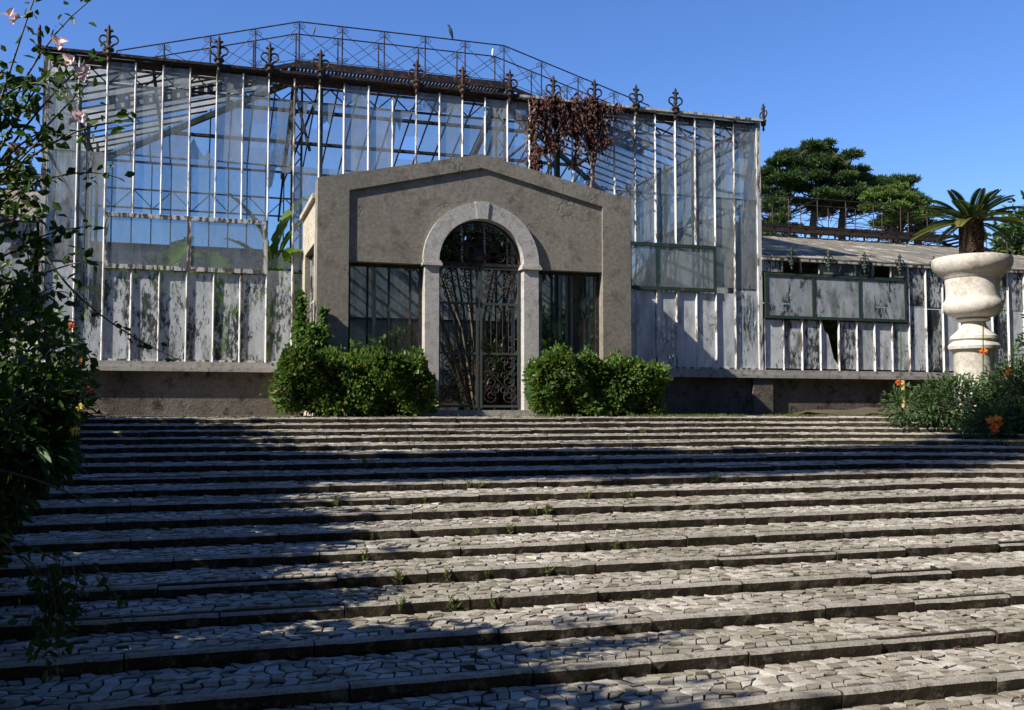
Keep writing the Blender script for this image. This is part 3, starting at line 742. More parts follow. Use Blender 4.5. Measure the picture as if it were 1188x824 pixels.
tag(MB().tube([(15.85, YF-.2, -.13), (15.85, YF-.2, .70)], .045, 10).build('pipe', M['pipe'], None, True), 'thin ochre upright pipe against the base wall of the low side greenhouse', 'pipe')

# ------------------------------------------------------------------ entrance porch
YP = 17.0
PX0, PX1, PA = 1.94, 7.78, 4.86
CX, CZ, RI, RO = 4.86, 2.64, .79, 1.08
def porch():
    p = thing('entrance_porch', 'grey stucco entrance porch with pointed gable, white stone arch and iron gate', 'porch', (4.86, YP, -.12))
    zc, za = 3.98, 4.62          # outer rake
    ix0, ix1 = 2.48, 7.21; ic, ia = 3.80, 4.37   # recess rake
    w = MB()
    zo = lambda x: zc + (za-zc)*(1-abs(x-PA)/(PA-PX0))
    zi = lambda x: ic + (ia-ic)*(1-abs(x-PA)/(PA-ix0))
    w.prism([(PX0, -.14), (ix0, -.14), (ix0, zi(ix0)), (ix0, zo(ix0)), (PX0, zc)], YP, YP+.36)
    w.prism([(ix1, -.14), (PX1, -.14), (PX1, zc), (ix1, zo(ix1)), (ix1, zi(ix1))], YP, YP+.36)
    w.prism([(ix0, zi(ix0)), (PA, ia), (PA, za), (ix0, zo(ix0))], YP, YP+.36)
    w.prism([(PA, ia), (ix1, zi(ix1)), (ix1, zo(ix1)), (PA, za)], YP, YP+.36)
    # recessed tympanum above the windows, round the arch
    xs = sorted(set(list(np.linspace(ix0, CX-RO, 8)) + list(CX + RO*np.cos(np.linspace(PI, 0, 29))) + list(np.linspace(CX+RO, ix1, 8)) + [PA]))
    for a, b in zip(xs[:-1], xs[1:]):
        def zb(x):
            d = RO**2-(x-CX)**2
            return max(2.575, CZ + math.sqrt(d)) if d > 1e-6 else 2.575
        w.prism([(a, zb(a)), (b, zb(b)), (b, zi(b)), (a, zi(a))], YP+.04, YP+.33)
    # window parapets
    w.box(ix0, CX-RO+.04, YP+.04, YP+.33, -.14, .75); w.box(CX+RO-.02, ix1, YP+.04, YP+.33, -.14, .75)
    # side walls: front and rear piers, lintel, parapet (window between)
    for x0, x1 in ((PX0+.03, PX0+.33), (PX1-.33, PX1-.03)):
        w.box(x0, x1, YP+.362, YP+.62, -.14, 3.70); w.box(x0, x1, YP+2.15, YF-.02, -.14, 3.70)
        w.box(x0, x1, YP+.622, YP+2.148, 2.95, 3.70); w.box(x0, x1, YP+.622, YP+2.148, -.14, 1.0)
    o = w.build('wall', M['stucco'], p)
    for x0, x1 in ((PX0-.05, PX0+.36), (PX1-.36, PX1+.05)): MB().box(x0, x1, YP+.365, YF-.03, 3.703, 3.79).build('coping', M['stucco_lit_pale'], p)
    lt = MB(); lt.box(PX0+.018, PX0+.028, YP+.363, YF-.025, -.13, 1.0); lt.box(PX0+.018, PX0+.028, YP+.363, YF-.025, 2.95, 3.70)  # added sheets: sunlight on the outer left side put into their colour
    for a, b in ((YP+.363, YP+.62), (YP+2.15, YF-.025)): lt.box(PX0+.018, PX0+.028, a, b, 1.0, 2.95)
    lt.build('lit_side_sheet', M['stucco_lit_pale'], p); lt = MB(); lt.box(PX1-.343, PX1-.332, YP+.363, YP+.62, -.1, 3.69); lt.box(PX1-.343, PX1-.332, YP+2.15, YF-.025, -.1, 3.69); lt.box(PX1-.343, PX1-.332, YP+.62, YP+2.15, -.1, 1.0)  # right inner face coloured pale as if lit through the window
    lt.build('lit_side_sheet', M['stucco_lit_pale'], p)
    rf = MB()
    for a, b in ((PX0+.02, PA), (PX1-.02, PA)):
        za_, zb_ = 3.80, 4.42
        V = [(a, YP+.37, za_), (b, YP+.37, zb_), (b, YF-.06, zb_), (a, YF-.06, za_)]
        rf.add(V + [(x, y, z+.05) for x, y, z in V], [(3,2,1,0),(4,5,6,7),(0,1,5,4),(1,2,6,5),(2,3,7,6),(3,0,4,7)])
    rf.build('roof', M['stucco'], p)
    # white stone jambs, imposts, arch
    for x0, x1 in ((CX-RO+.035, CX-RI), (CX+RI, CX+RO-.01)):
        MB().box(x0, x1, YP-.03, YP+.36, -.10, 2.55).build('jamb', M['marble'], p)
        m = MB(); m.box(x0-.05, x1+.05, YP-.075, YP+.37, 2.552, 2.60); m.box(x0-.03, x1+.03, YP-.055, YP+.368, 2.601, 2.64); m.build('impost', M['marble'], p)
    an = [0, 26, 54, 83, 97, 126, 154, 180]
    for a, b in zip(an[:-1], an[1:]):
        t = np.radians(np.linspace(a+.12, b-.12, 10)); key = (a == 83)
        ro = RO + (.02 if key else 0); ri = RI - (.0)
        o2 = [(CX+ro*math.cos(x), CZ+.002+ro*math.sin(x)) for x in t]; i2 = [(CX+ri*math.cos(x), CZ+.002+ri*math.sin(x)) for x in t[::-1]]
        MB().prism(o2 + i2, YP-.035-(.02 if key else 0), YP+.362).build('arch_stone', M['marble'], p)
    MB().box(CX-RO-.25, CX+RO+.25, YP-.22, YP+.5, -.14, .0).build('threshold', M['sill'], p)
    # side windows of the front
    for x0, x1, bars in ((ix0, CX-RO+.035, (2.84, 3.22, 3.60)), (CX+RO-.01, ix1, (6.27, 6.62, 6.93))):
        f = MB()
        for x in (x0+.03, x1-.03): f.box(x-.03, x+.03, YP+.19, YP+.24, .75, 2.57)
        for z in (.78, 2.54): f.box(x0+.061, x1-.061, YP+.192, YP+.238, z-.03, z+.03)
        for x in bars: f.box(x-.018, x+.018, YP+.195, YP+.235, .81, 2.51)
        wn = f.build('window', M['iron'], p)
        pane((x0+.06, x1-.06, YP+.205, YP+.211, .8, 2.52), 'pane', M['porch_glass'], wn)
    for xx, pt in ((PX0+.14, 1), (PX1-.14, -1)):
        f = MB()
        for k in range(5):
            y = YP+.66+.36*k; f.box(xx-.02, xx+.02, y-.02, y+.02, 1.0, 2.95)
        f.box(xx-.018, xx+.018, YP+.63, YP+2.14, 2.0, 2.04)
        wn = f.build('window', M['paint_old'], p)
        pane((xx-.004, xx+.004, YP+.64, YP+2.13, 1.0, 2.95), 'pane', M['porch_glass'], wn)
    for xx in (2.75, 3.35, 6.25, 6.85, 7.3): MB().vbar(xx, YF-.1, -.1, 3.6, .035, .05).build('inner_post', M['paint'], p)
    # iron gate: two leaves and a fanlight grille
    yg = YP+.17; r = .011
    for s in (-1, 1):
        xi, xo = CX+s*.015, CX+s*(RI-.02)
        L, R_ = min(xi, xo), max(xi, xo)
        f = MB()
        for x in (L+.02, R_-.02): f.box(x-.022, x+.022, yg-.02, yg+.02, .03, 2.60)
        for z in (.07, 1.02, 1.92, 2.57): f.box(L+.043, R_-.043, yg-.018, yg+.018, z-.02, z+.02)
        lf = f.build('gate_leaf', M['gate'], p)
        sc = MB(); xc = (L+R_)/2; wd = R_-L-.09
        for k in range(6):                           # uprights in the middle panel
            x = L+.045 + wd*(k+.5)/6; sc.tube([(x, yg, 1.04), (x, yg, 1.90)], .009, 5)
        def mir(c, r0, t, a0, sg, sq=1.):
            sc.tube(spiral(c, r0, t, a0, sg, 20, yg, sq), r*.9, 5); sc.tube(spiral((2*xc-c[0], c[1]), r0, t, PI-a0, -sg, 20, yg, sq), r*.9, 5)
        q = wd/4
        for zc_, rr in ((.25, .15), (.52, .13), (.80, .14), (2.08, .10), (2.26, .11), (2.44, .09)):
            mir((xc-q, zc_), rr, 1.6, PI/2, 1, 1.0); mir((xc-q*.45, zc_+.10), rr*.65, 1.4, -PI/2, -1)
            mir((xc-q*1.5, zc_+.13), rr*.5, 1.3, 0, 1)
        for zc_, rr in ((1.12, .07), (1.82, .07)):
            for k in range(3): sc.tube(spiral((L+.045+wd*(k+.5)/3, zc_), rr, 1.4, PI/2, 1 if k % 2 else -1, 16, yg), r*.8, 5)
        # diagonal sweeping bar of the lower panel
        sc.tube([(xi, yg, .95), (xc+(xi-xc)*.3, yg, .62), (xc-(xi-xc)*.4, yg, .36), (xo-s*.06, yg, .12)], r*1.1, 5)
        sc.build('scrollwork', M['iron'], lf, True)
        if s > 0: MB().box(xi-.005, xi+.045, yg-.06, yg-.021, 1.12, 1.26).build('lock', M['iron'], lf)
    fg = MB()
    fg.box(CX-RI+.005, CX+RI-.005, yg-.03, yg+.03, 2.602, 2.66)
    fg.tube([(CX+(RI-.02)*math.cos(a), yg, CZ+(RI-.02)*math.sin(a)) for a in np.linspace(.03, PI-.03, 30)], .018, 6)
    for r1, nn, rr, tw in ((.62, 9, .10, 1), (.40, 6, .11, -1), (.18, 3, .10, 1)):
        for k in range(nn):
            a = PI*(k+.5)/nn
            c_ = (CX+r1*math.cos(a), CZ+.03+r1*math.sin(a))
            fg.tube(spiral(c_, rr, 1.7, a+PI/2, tw if k < nn/2 else -tw, 20, yg), .010, 5)
            fg.tube(spiral((c_[0]+.07*math.cos(a+1.3), c_[1]+.05), rr*.55, 1.4, a, -tw, 16, yg), .009, 5)
    for k in range(1, 8):
        a = PI*k/8; fg.tube([(CX+.1*math.cos(a), yg, CZ+.04+.1*math.sin(a)), (CX+.76*math.cos(a), yg, CZ+.76*math.sin(a))], .009, 5)
    fg.sphere((CX, yg, CZ+.14), .12, 8, 6, (1, .25, 1.1)); fg.sphere((CX+.2, yg, CZ+.5), .05, 8, 6, (1, .4, 1)); fg.sphere((CX-.2, yg, CZ+.5), .05, 8, 6, (1, .4, 1))
    fg.build('fanlight', M['iron'], p, True)
porch()

# ------------------------------------------------------------------ plants
def foliage_part(name, P, D, L, W, mat, parent, upbias=.8, droop=.2):
    n = len(P); dd = unit(D + rng.normal(0, .55, (n, 3)) - np.array([0, 0, droop]))
    N = unit(rng.normal(0, .6, (n, 3)) + np.array([0, 0, upbias]) + D*.5)
    Ls = L*(.65 + .7*rng.random(n)); return leaves(name, P, dd, N, Ls, W*Ls/L, mat, parent)

def hedge(label, x0, x1, y0, y1, z0, z1, bumps, n, lh=.075):
    t = thing('hedge', label, 'hedge', ((x0+x1)/2, (y0+y1)/2, z0))
    # surface points on a rounded lumpy box
    P = []; D = []
    m = 0
    cx, cy, cz = (x0+x1)/2, (y0+y1)/2, (z0+z1)/2; hx, hy, hz = (x1-x0)/2, (y1-y0)/2, (z1-z0)/2
    q = rng.uniform(-1, 1, (n*3, 3)); ax = np.abs(q); mxx = (ax**6).sum(1)**(1/6.)
    s = q/mxx[:, None]
    dep = rng.random(len(s))**1.3*.30
    s = s*(1-dep[:, None])
    w = np.array([hx, hy, hz]); pts = np.array([cx, cy, cz]) + s*w
    nrm = unit((s**5)/w)
    lump = .12*np.sin(pts[:, 0]*4.1+1.3)*np.sin(pts[:, 2]*5+pts[:, 1]*3) + .08*np.sin(pts[:, 0]*9.7+pts[:, 2]*7) + .05*np.sin(pts[:, 0]*17+1)*np.sin(pts[:, 2]*15)
    pts += nrm*lump[:, None]
    for (bx_, bh, bw) in bumps:
        pts[:, 2] += np.where(s[:, 2] > 0, s[:, 2]*bh*np.exp(-((pts[:, 0]-bx_)/bw)**2), 0)
    keep = (nrm[:, 2] > -.5); pts = pts[keep][:n]; nrm = nrm[keep][:n]
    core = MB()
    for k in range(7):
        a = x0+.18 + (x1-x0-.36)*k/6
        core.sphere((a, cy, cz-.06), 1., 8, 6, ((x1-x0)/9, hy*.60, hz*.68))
    core.build('dark_core', M['leaf_dark'], t)  # solid dark core painting the shade between the leaves
    sp = 520; i = rng.integers(0, len(pts), sp)
    up = pts[i][pts[i][:, 2] > cz+hz*.5]
    P2 = np.concatenate([up + np.array([0, 0, .03*k]) + rng.normal(0, .015, up.shape) for k in range(1, 5)])
    foliage_part('foliage', np.concatenate([pts, P2]), np.concatenate([nrm, np.tile([0, 0, 1.], (len(P2), 1))]), lh, lh*.62, M['leaf_hedge'], t, .3, .05)
    return t
hedge('clipped leafy hedge left of the iron gate with ivy climbing at its end', 1.32, 3.80, 16.1, 16.85, -.13, .84, [(1.6, .10, .5), (3.6, .03, .4)], 13500, .085)
hedge('clipped leafy hedge right of the iron gate, lowest at its right end', 5.62, 8.10, 16.1, 16.85, -.13, .86, [(6.0, .1, .6), (8.1, -.14, .5)], 12500, .085)

def ivy():
    t = thing('ivy', 'bright green ivy climbing the lit left corner of the porch', 'ivy', (1.9, 16.95, -.12))
    P = []; D = []
    for (x, y, z0, z1, wx, n) in ((1.72, 17.3, .6, 2.0, .17, 900), (1.85, 17.0, .3, 1.45, .20, 700), (2.05, 16.93, .5, 1.75, .13, 480), (1.5, 17.1, .2, 1.0, .28, 800)):
        u = rng.random(n); z = z0 + (z1-z0)*u; sp = wx*(1-.75*u)
        P.append(np.stack([x + rng.normal(0, 1, n)*sp*.6, y + rng.normal(0, .08, n), z], 1))
    P = np.concatenate(P)
    D = np.tile([-.3, -.8, .2], (len(P), 1))
    foliage_part('foliage', P, D, .085, .07, M['leaf_ivy'], t, .2)
    s = MB()
    for k in range(7):
        x = 1.55+.08*k; s.tube([(x, 17.0, -.12), (x+.05, 16.95, .5), (x+.1*math.sin(k), 16.97, 1.0+.1*k)], .008, 5)
    s.build('stem', M['twig'], t)
ivy()

def bush(name, label, cat, blobs, L, W, mat, base, n_stem=5, flowers=None, group=None, up=.6, stem_r=.02):
    t = thing(name, label, cat, base, group); P = []; D = []
    for c, r, n in blobs:
        p, d = blob_points(c, r, n, .35); P.append(p); D.append(d)
    P = np.concatenate(P); D = np.concatenate(D)
    foliage_part('foliage', P, D, L, W, mat, t, up)
    s = MB()
    for c, r, n in blobs:
        for k in range(n_stem):
            e = np.array(c) + rdir(1)[0]*np.array(r)*.8; b = np.array(base) + rng.normal(0, .08, 3)*[1, 1, 0]
            m = (b+e)/2 + rng.normal(0, .12, 3)*np.array(r)
            s.tube([b, m, e], [stem_r, stem_r*.7, stem_r*.3], 5)
    s.build('stem', M['twig'], t)
    if flowers:
        fmat, spots, fs = flowers
        for c in spots: flower(c, fs, fmat, t)
    return t

def flower(c, s, mat, parent, npet=8, face=None):
    f = np.array(face if face is not None else (-.3+random.random()*.6, -.9, .2+random.random()*.3)); f = f/np.linalg.norm(f)
    a = np.cross(f, [0, 0, 1.]); a /= np.linalg.norm(a); b = np.cross(a, f)
    ang = np.arange(npet)*2*PI/npet + random.random()
    D = np.cos(ang)[:, None]*a + np.sin(ang)[:, None]*b + f*.45
    D = D + rng.normal(0, .3, D.shape)
    v, q = leaf_verts(np.tile(c, (npet, 1)) + rng.normal(0, s*.12, (npet, 3)), D, np.tile(f, (npet, 1)) + rng.normal(0, .35, (npet, 3)), s*(.7+.5*rng.random(npet)), s*.75, .25)
    return quick_mesh('flower', v, q, mat, parent)
def cluster_flower(c, r, mat, parent, n=26):
    p, d = blob_points(c, (r, r, r*.7), n, .5)
    p = np.asarray(c) + (p-np.asarray(c))*.3; v, q = leaf_verts(p, d, rdir(n), r*1.05, r*.55); return quick_mesh('flower', v, q, mat, parent)

# plants seen through the glass
bush('indoor_shrub', 'sunlit yellow green shrub behind the porch window left of the gate', 'shrub', [((3.4, 18.1, .8), (.55, .4, .55), 900), ((3.65, 18.0, 1.15), (.3, .3, .35), 420), ((2.8, 18.3, .8), (.35, .3, .5), 260)], .12, .07, M['leaf_bright'], (3.4, 18.1, -.1))
bush('indoor_shrub', 'thin green shrub behind the porch window right of the gate', 'shrub', [((6.75, 18.2, .95), (.28, .3, .5), 330), ((5.5, 18.6, 1.0), (.25, .3, .4), 200)], .12, .07, M['leaf_bright'], (6.6, 18.2, -.1))
bush('indoor_shrub', 'dark overgrown shrub mass inside the tall greenhouse on the left', 'shrub', [((-.8, 23.5, 1.6), (1.6, 1., 1.7), 2600), ((1.6, 22.5, 1.2), (.7, .8, 1.3), 1500), ((.4, 25., 2.2), (1.2, .8, 1.4), 1500)], .26, .13, M['leaf_shrub'], (0, 24, -.1), 5)
bush('indoor_shrub', 'dark overgrown shrub mass inside the tall greenhouse on the right', 'shrub', [((9.2, 23.5, 1.3), (1.5, 1.2, 1.4), 2200), ((11., 25., 1.6), (.9, 1.2, 1.7), 1300), ((7.3, 24.6, 1.0), (1., 1., 1.2), 1200)], .26, .13, M['leaf_shrub'], (9.2, 24, -.1), 5)
bush('indoor_shrub', 'green shrub behind the small open panes of the low side greenhouse', 'shrub', [((15.4, 21.2, 2.7), (.8, .6, .9), 1200)], .2, .1, M['leaf_bright'], (15.4, 21.2, -.1), 6)

bush('darkening_tree', 'dark leafy tree added inside the tall greenhouse to darken the arch grille', 'tree', [((6.7, 23.8, 4.6), (1.9, .9, .95), 2300), ((5.4, 23.4, 4.3), (1.2, .8, .8), 900), ((8.0, 23.6, 4.2), (1.1, .8, .8), 800)], .26, .13, M['leaf_dark'], (6.6, 23.8, -.1), 6, None, None, .6, .05)  # added to darken the view through the fanlight

def banana(label, base, leavesp, mat='banana'):
    t = thing('banana_plant', label, 'banana plant', base)
    b = np.array(base); s = MB(); s.tube([b, b+[.03, 0, 1.0], b+[.05, 0, 2.0]], [.13, .11, .07], 10); s.build('stem', M['leaf_bright'], t)
    for (az, el, L, W) in leavesp:
        n = 26; top = b + [.05, 0, 1.9]; d = np.array([math.cos(az), math.sin(az), 0]); V = []; F = []
        side = np.array([-d[1], d[0], 0]); z = 0.; p = top.copy(); e = el
        for i in range(n+1):
            u = i/n; w = W*.5*(.06 if u < .14 else math.sin(PI*min(1, (u-.08)/.95))**.55) * (1 if u < 1 else .02)
            nv = -d*math.sin(e) + np.array([0, 0, math.cos(e)])
            tear = [1 if random.random() < .7 else .45+.4*random.random() for _ in range(2)]
            for sx in (-1, -.5, 0, .5, 1):
                V.append(p + side*w*sx*(tear[sx > 0] if abs(sx) == 1 else 1) + nv*abs(sx)*w*.35 + rng.normal(0, .012, 3)*abs(sx))
            p = p + (d*math.cos(e) + np.array([0, 0, math.sin(e)]))*L/n; e -= .95/n
        for i in range(n):
            for j in range(4): F.append((i*5+j, i*5+j+1, (i+1)*5+j+1, (i+1)*5+j))
        quick_mesh('leaf', V, F, M[mat], t, True)
banana('tall banana plant inside the greenhouse beside the porch corner', (1.40, 20.4, .65), [(.1, 1.42, 2.3, .50), (.5, 1.60, 2.2, .44), (3.0, 1.55, 2.1, .44), (2.8, 1.2, 1.4, .4), (-1.2, .9, 1.3, .4), (1.6, .8, 1.5, .4), (-.6, .5, 1.0, .34)])
banana('banana plant with drooping leaves seen through the left opening window', (.55, 21.6, -.1), [(3.0, 1.0, 2.3, .62), (.4, .9, 2.1, .6), (-1.9, 1.25, 2.0, .6), (2.2, 1.3, 2.4, .6), (4.6, .7, 1.8, .5)])
banana('banana plant furthest left behind the left opening window', (-1.0, 22.4, -.1), [(.2, 1.2, 2.3, .6), (2.6, .9, 2.0, .6), (-1.0, 1.3, 2.4, .55), (4.2, 1.0, 2.0, .6)])

def dead_vine():
    t = thing('dead_creeper', 'brown withered creeper hanging from the eave of the tall greenhouse above the porch', 'creeper', (7.6, YF, 4.6))
    P = []
    for (x, z0, z1, wx, n) in ((6.78, 4.85, 6.66, .20, 1700), (7.15, 5.5, 6.7, .28, 1500), (7.55, 5.9, 6.75, .35, 1100), (8.0, 5.55, 6.7, .28, 1300), (8.25, 5.7, 6.65, .25, 900), (7.7, 5.2, 6.2, .08, 220), (8.05, 4.9, 5.8, .06, 130), (8.55, 6.5, 6.68, .25, 150), (7.9, 6.6, 6.8, .3, 160), (6.75, 4.7, 5.6, .17, 500)):
        u = rng.random(n)**.9
        z = z1 - (z1-z0)*u; sp = wx*(1-.35*u)
        P.append(np.stack([x + rng.normal(0, .62, n)*sp + .05*np.sin(z*7), YF-.03 + rng.normal(0, .12, n), z], 1))
    P = np.concatenate(P); D = np.tile([0, -.3, -1.], (len(P), 1))
    strand = np.sin(P[:, 0]*19+np.sin(P[:, 2]*2.1))+.5*np.sin(P[:, 0]*43+1)
    keep = rng.random(len(P)) < np.where(strand > -.25, .95, .18) * np.where(P[:, 2] > 6.25, 1., .8)
    P = P[keep]; D = D[keep]
    foliage_part('foliage', P, D, .085, .055, M['dead'], t, -.1, .5)
    s = MB()
    for pts in ([(8.05, YF+.05, 3.6), (8.1, YF-.05, 4.7), (8.0, YF-.1, 5.4), (8.15, YF-.05, 6.1), (7.9, YF, 6.6)], [(8.0, YF, 3.6), (8.02, YF-.08, 4.9), (8.18, YF-.02, 5.6), (8.3, YF, 6.6)], [(7.0, YF, 4.2), (7.05, YF-.1, 5.2), (7.5, YF-.1, 6.0), (7.7, YF, 6.6)], [(8.05, YF-.05, 5.2), (7.9, YF-.05, 5.8), (7.3, YF-.06, 6.3)]):
        s.tube(pts, .028, 6)
    for k in range(14):
        x = 6.6+2.1*random.random(); s.tube([(x, YF-.05, 6.65), (x+.1*random.random(), YF-.12, 6.1), (x-.1, YF-.1, 5.2+.6*random.random())], .009, 5)
    s.build('stem', M['twig_dead'], t)
dead_vine()

# ------------------------------------------------------------------ urn and cycad
UX, UY = 12.57, 13.6
def urn():
    t = thing('urn', 'big pale stone garden urn on a round pedestal at the head of the stairs', 'urn', (UX, UY, -.3))
    c = (UX, UY, 0)
    MB().lathe([(a*.80, b) for a, b in [(.50, -.45), (.50, -.05), (.44, .0), (.41, .06), (.40, .95), (.42, .98), (.44, 1.0)]], c, 40).build('pedestal', M['urn'], t, True)
    MB().lathe([(a*.80, b) for a, b in [(.44, 1.002), (.50, 1.03), (.515, 1.08), (.49, 1.12), (.45, 1.14), (.42, 1.17), (.47, 1.20), (.46, 1.25), (.40, 1.29), (.31, 1.36), (.25, 1.44), (.24, 1.49)]], c, 40).build('foot', M['urn'], t, True)
    MB().lathe([(a*.80, b) for a, b in [(.24,1.492),(.30,1.50),(.34,1.53),(.31,1.56),(.40,1.58),(.53,1.64),(.585,1.72),(.59,1.79),(.565,1.85),(.54,1.88),(.53,1.92),(.53,2.0),(.535,2.12),(.55,2.22),(.59,2.25),(.61,2.28),(.66,2.31),(.745,2.37),(.785,2.44),(.795,2.47),(.80,2.54),(.785,2.58),(.71,2.595),(.68,2.56),(.66,2.45),(.0,2.43)]], c, 56).build('bowl', M['urn'], t, True)
urn()

def cycad():
    t = thing('cycad', 'cycad palm with stout scaly trunk and stiff dark fronds growing in the stone urn', 'cycad', (UX, UY, 2.44))
    m = MB(); prof = []
    for k in range(40):
        z = 2.44 + .88*k/39; prof.append((.165 + .012*math.sin(k*1.0)+.012*(k % 2), z))
    m.lathe(prof, (UX, UY, 0), 28)
    tr = m.build('trunk', M['cytrunk'], t)
    # leaf bases as scales
    n = 620; a = rng.random(n)*2*PI; z = 2.45 + .86*rng.random(n)
    P = np.stack([UX+.172*np.cos(a), UY+.172*np.sin(a), z], 1); D = np.stack([np.cos(a)*.5, np.sin(a)*.5, np.ones(n)], 1)
    leaves('leaf_bases', P, D, np.stack([np.cos(a), np.sin(a), 0*a], 1), .07, .06, M['cytrunk'], t)
    top = np.array([UX, UY, 3.26])
    nf = 36
    for k in range(nf):
        az = k*2.399963 + rng.normal(0, .1); u = k/nf
        el = .98 - 1.12*u + rng.normal(0, .08); L = .55 + .26*u + .12*rng.random()
        d = np.array([math.cos(az), math.sin(az), 0]); sd = np.array([-d[1], d[0], 0])
        pts = [top + d*.12 + np.array([0, 0, -.05*u])]; e = el; n = 12
        for i in range(n):
            pts.append(pts[-1] + (d*math.cos(e) + np.array([0, 0, math.sin(e)]))*L/n); e -= .55/n
        pts = np.array(pts); m = MB(); m.tube(pts, np.linspace(.014, .004, n+1), 5)
        ns = 46; uu = np.linspace(.12, .99, ns); idx = uu*n; i0 = np.minimum(idx.astype(int), n-1); fr = (idx-i0)[:, None]
        B = pts[i0]*(1-fr) + pts[i0+1]*fr; T = unit(pts[i0+1]-pts[i0]); NN = np.cross(T, np.tile(sd, (ns, 1))); NN = NN*np.sign(NN[:, 2:3]+1e-6)
        ll = .15*np.sin(PI*(.12+.80*uu))**.7
        for sg in (-1, 1):
            dv = T*.75 + sd*sg + NN*.38
            v, q = leaf_verts(B, dv, NN, ll, .015, .1); m.add(v, q.tolist())
        m.build('frond', M['cycad_old'] if (u > .86 and k % 2) else M['cycad'], t)
    c = rng.normal(0, .07, (60, 3)) + top; leaves('crown_heart', c, np.tile([0, 0, 1.], (60, 1)) + rng.normal(0, .4, (60, 3)), rdir(60), .16, .03, M['cycad_old'], t)
cycad()

# red flowering shrub around the urn
rb = bush('flowering_shrub', 'green shrub with orange red flower clusters growing round the urn at the stair head', 'shrub',
     [((11.9, 13.35, .12), (.75, .5, .5), 2300), ((12.75, 12.9, .25), (.7, .5, .6), 2300), ((13.25, 12.75, .75), (.55, .5, .75), 1900), ((13.5, 12.9, 1.5), (.35, .4, .6), 750), ((12.0, 12.6, -.2), (.7, .4, .28), 1300), ((12.9, 12.3, -.15), (.8, .4, .35), 1600), ((11.3, 13.7, .05), (.5, .4, .35), 800), ((14.2, 13.2, .9), (.7, .6, 1.1), 1600)],
     .085, .032, M['leaf_red'], (12.7, 13.0, -.3), 6)
for k, (x, y, z, r) in enumerate([(11.68, 12.25, -.18, .11), (11.63, 12.2, -.28, .07), (12.95, 12.5, 1.55, .08), (13.1, 12.5, 1.35, .10), (12.7, 12.55, 1.25, .07), (12.95, 12.45, 1.0, .10), (12.75, 12.6, .82, .09), (13.35, 12.45, 1.75, .08), (13.3, 12.4, 1.2, .08), (12.15, 12.95, .95, .06), (11.15, 13.75, .46, .05), (13.15, 12.4, .6, .06), (12.4, 12.7, .62, .07)]):
    cluster_flower((x, y, z), r, M['red' if k % 3 else 'orange'], rb)
sp = MB()
for (x, y) in ((11.15, 13.8), (12.05, 12.95), (12.4, 12.7), (13.0, 12.5), (12.75, 12.5)):
    sp.tube([(x, y, 0), (x+.04, y-.05, .6), (x+.02, y-.1, 1.15+.3*random.random())], .009, 5)
sp.build('flower_spike', M['leaf_red'], rb)

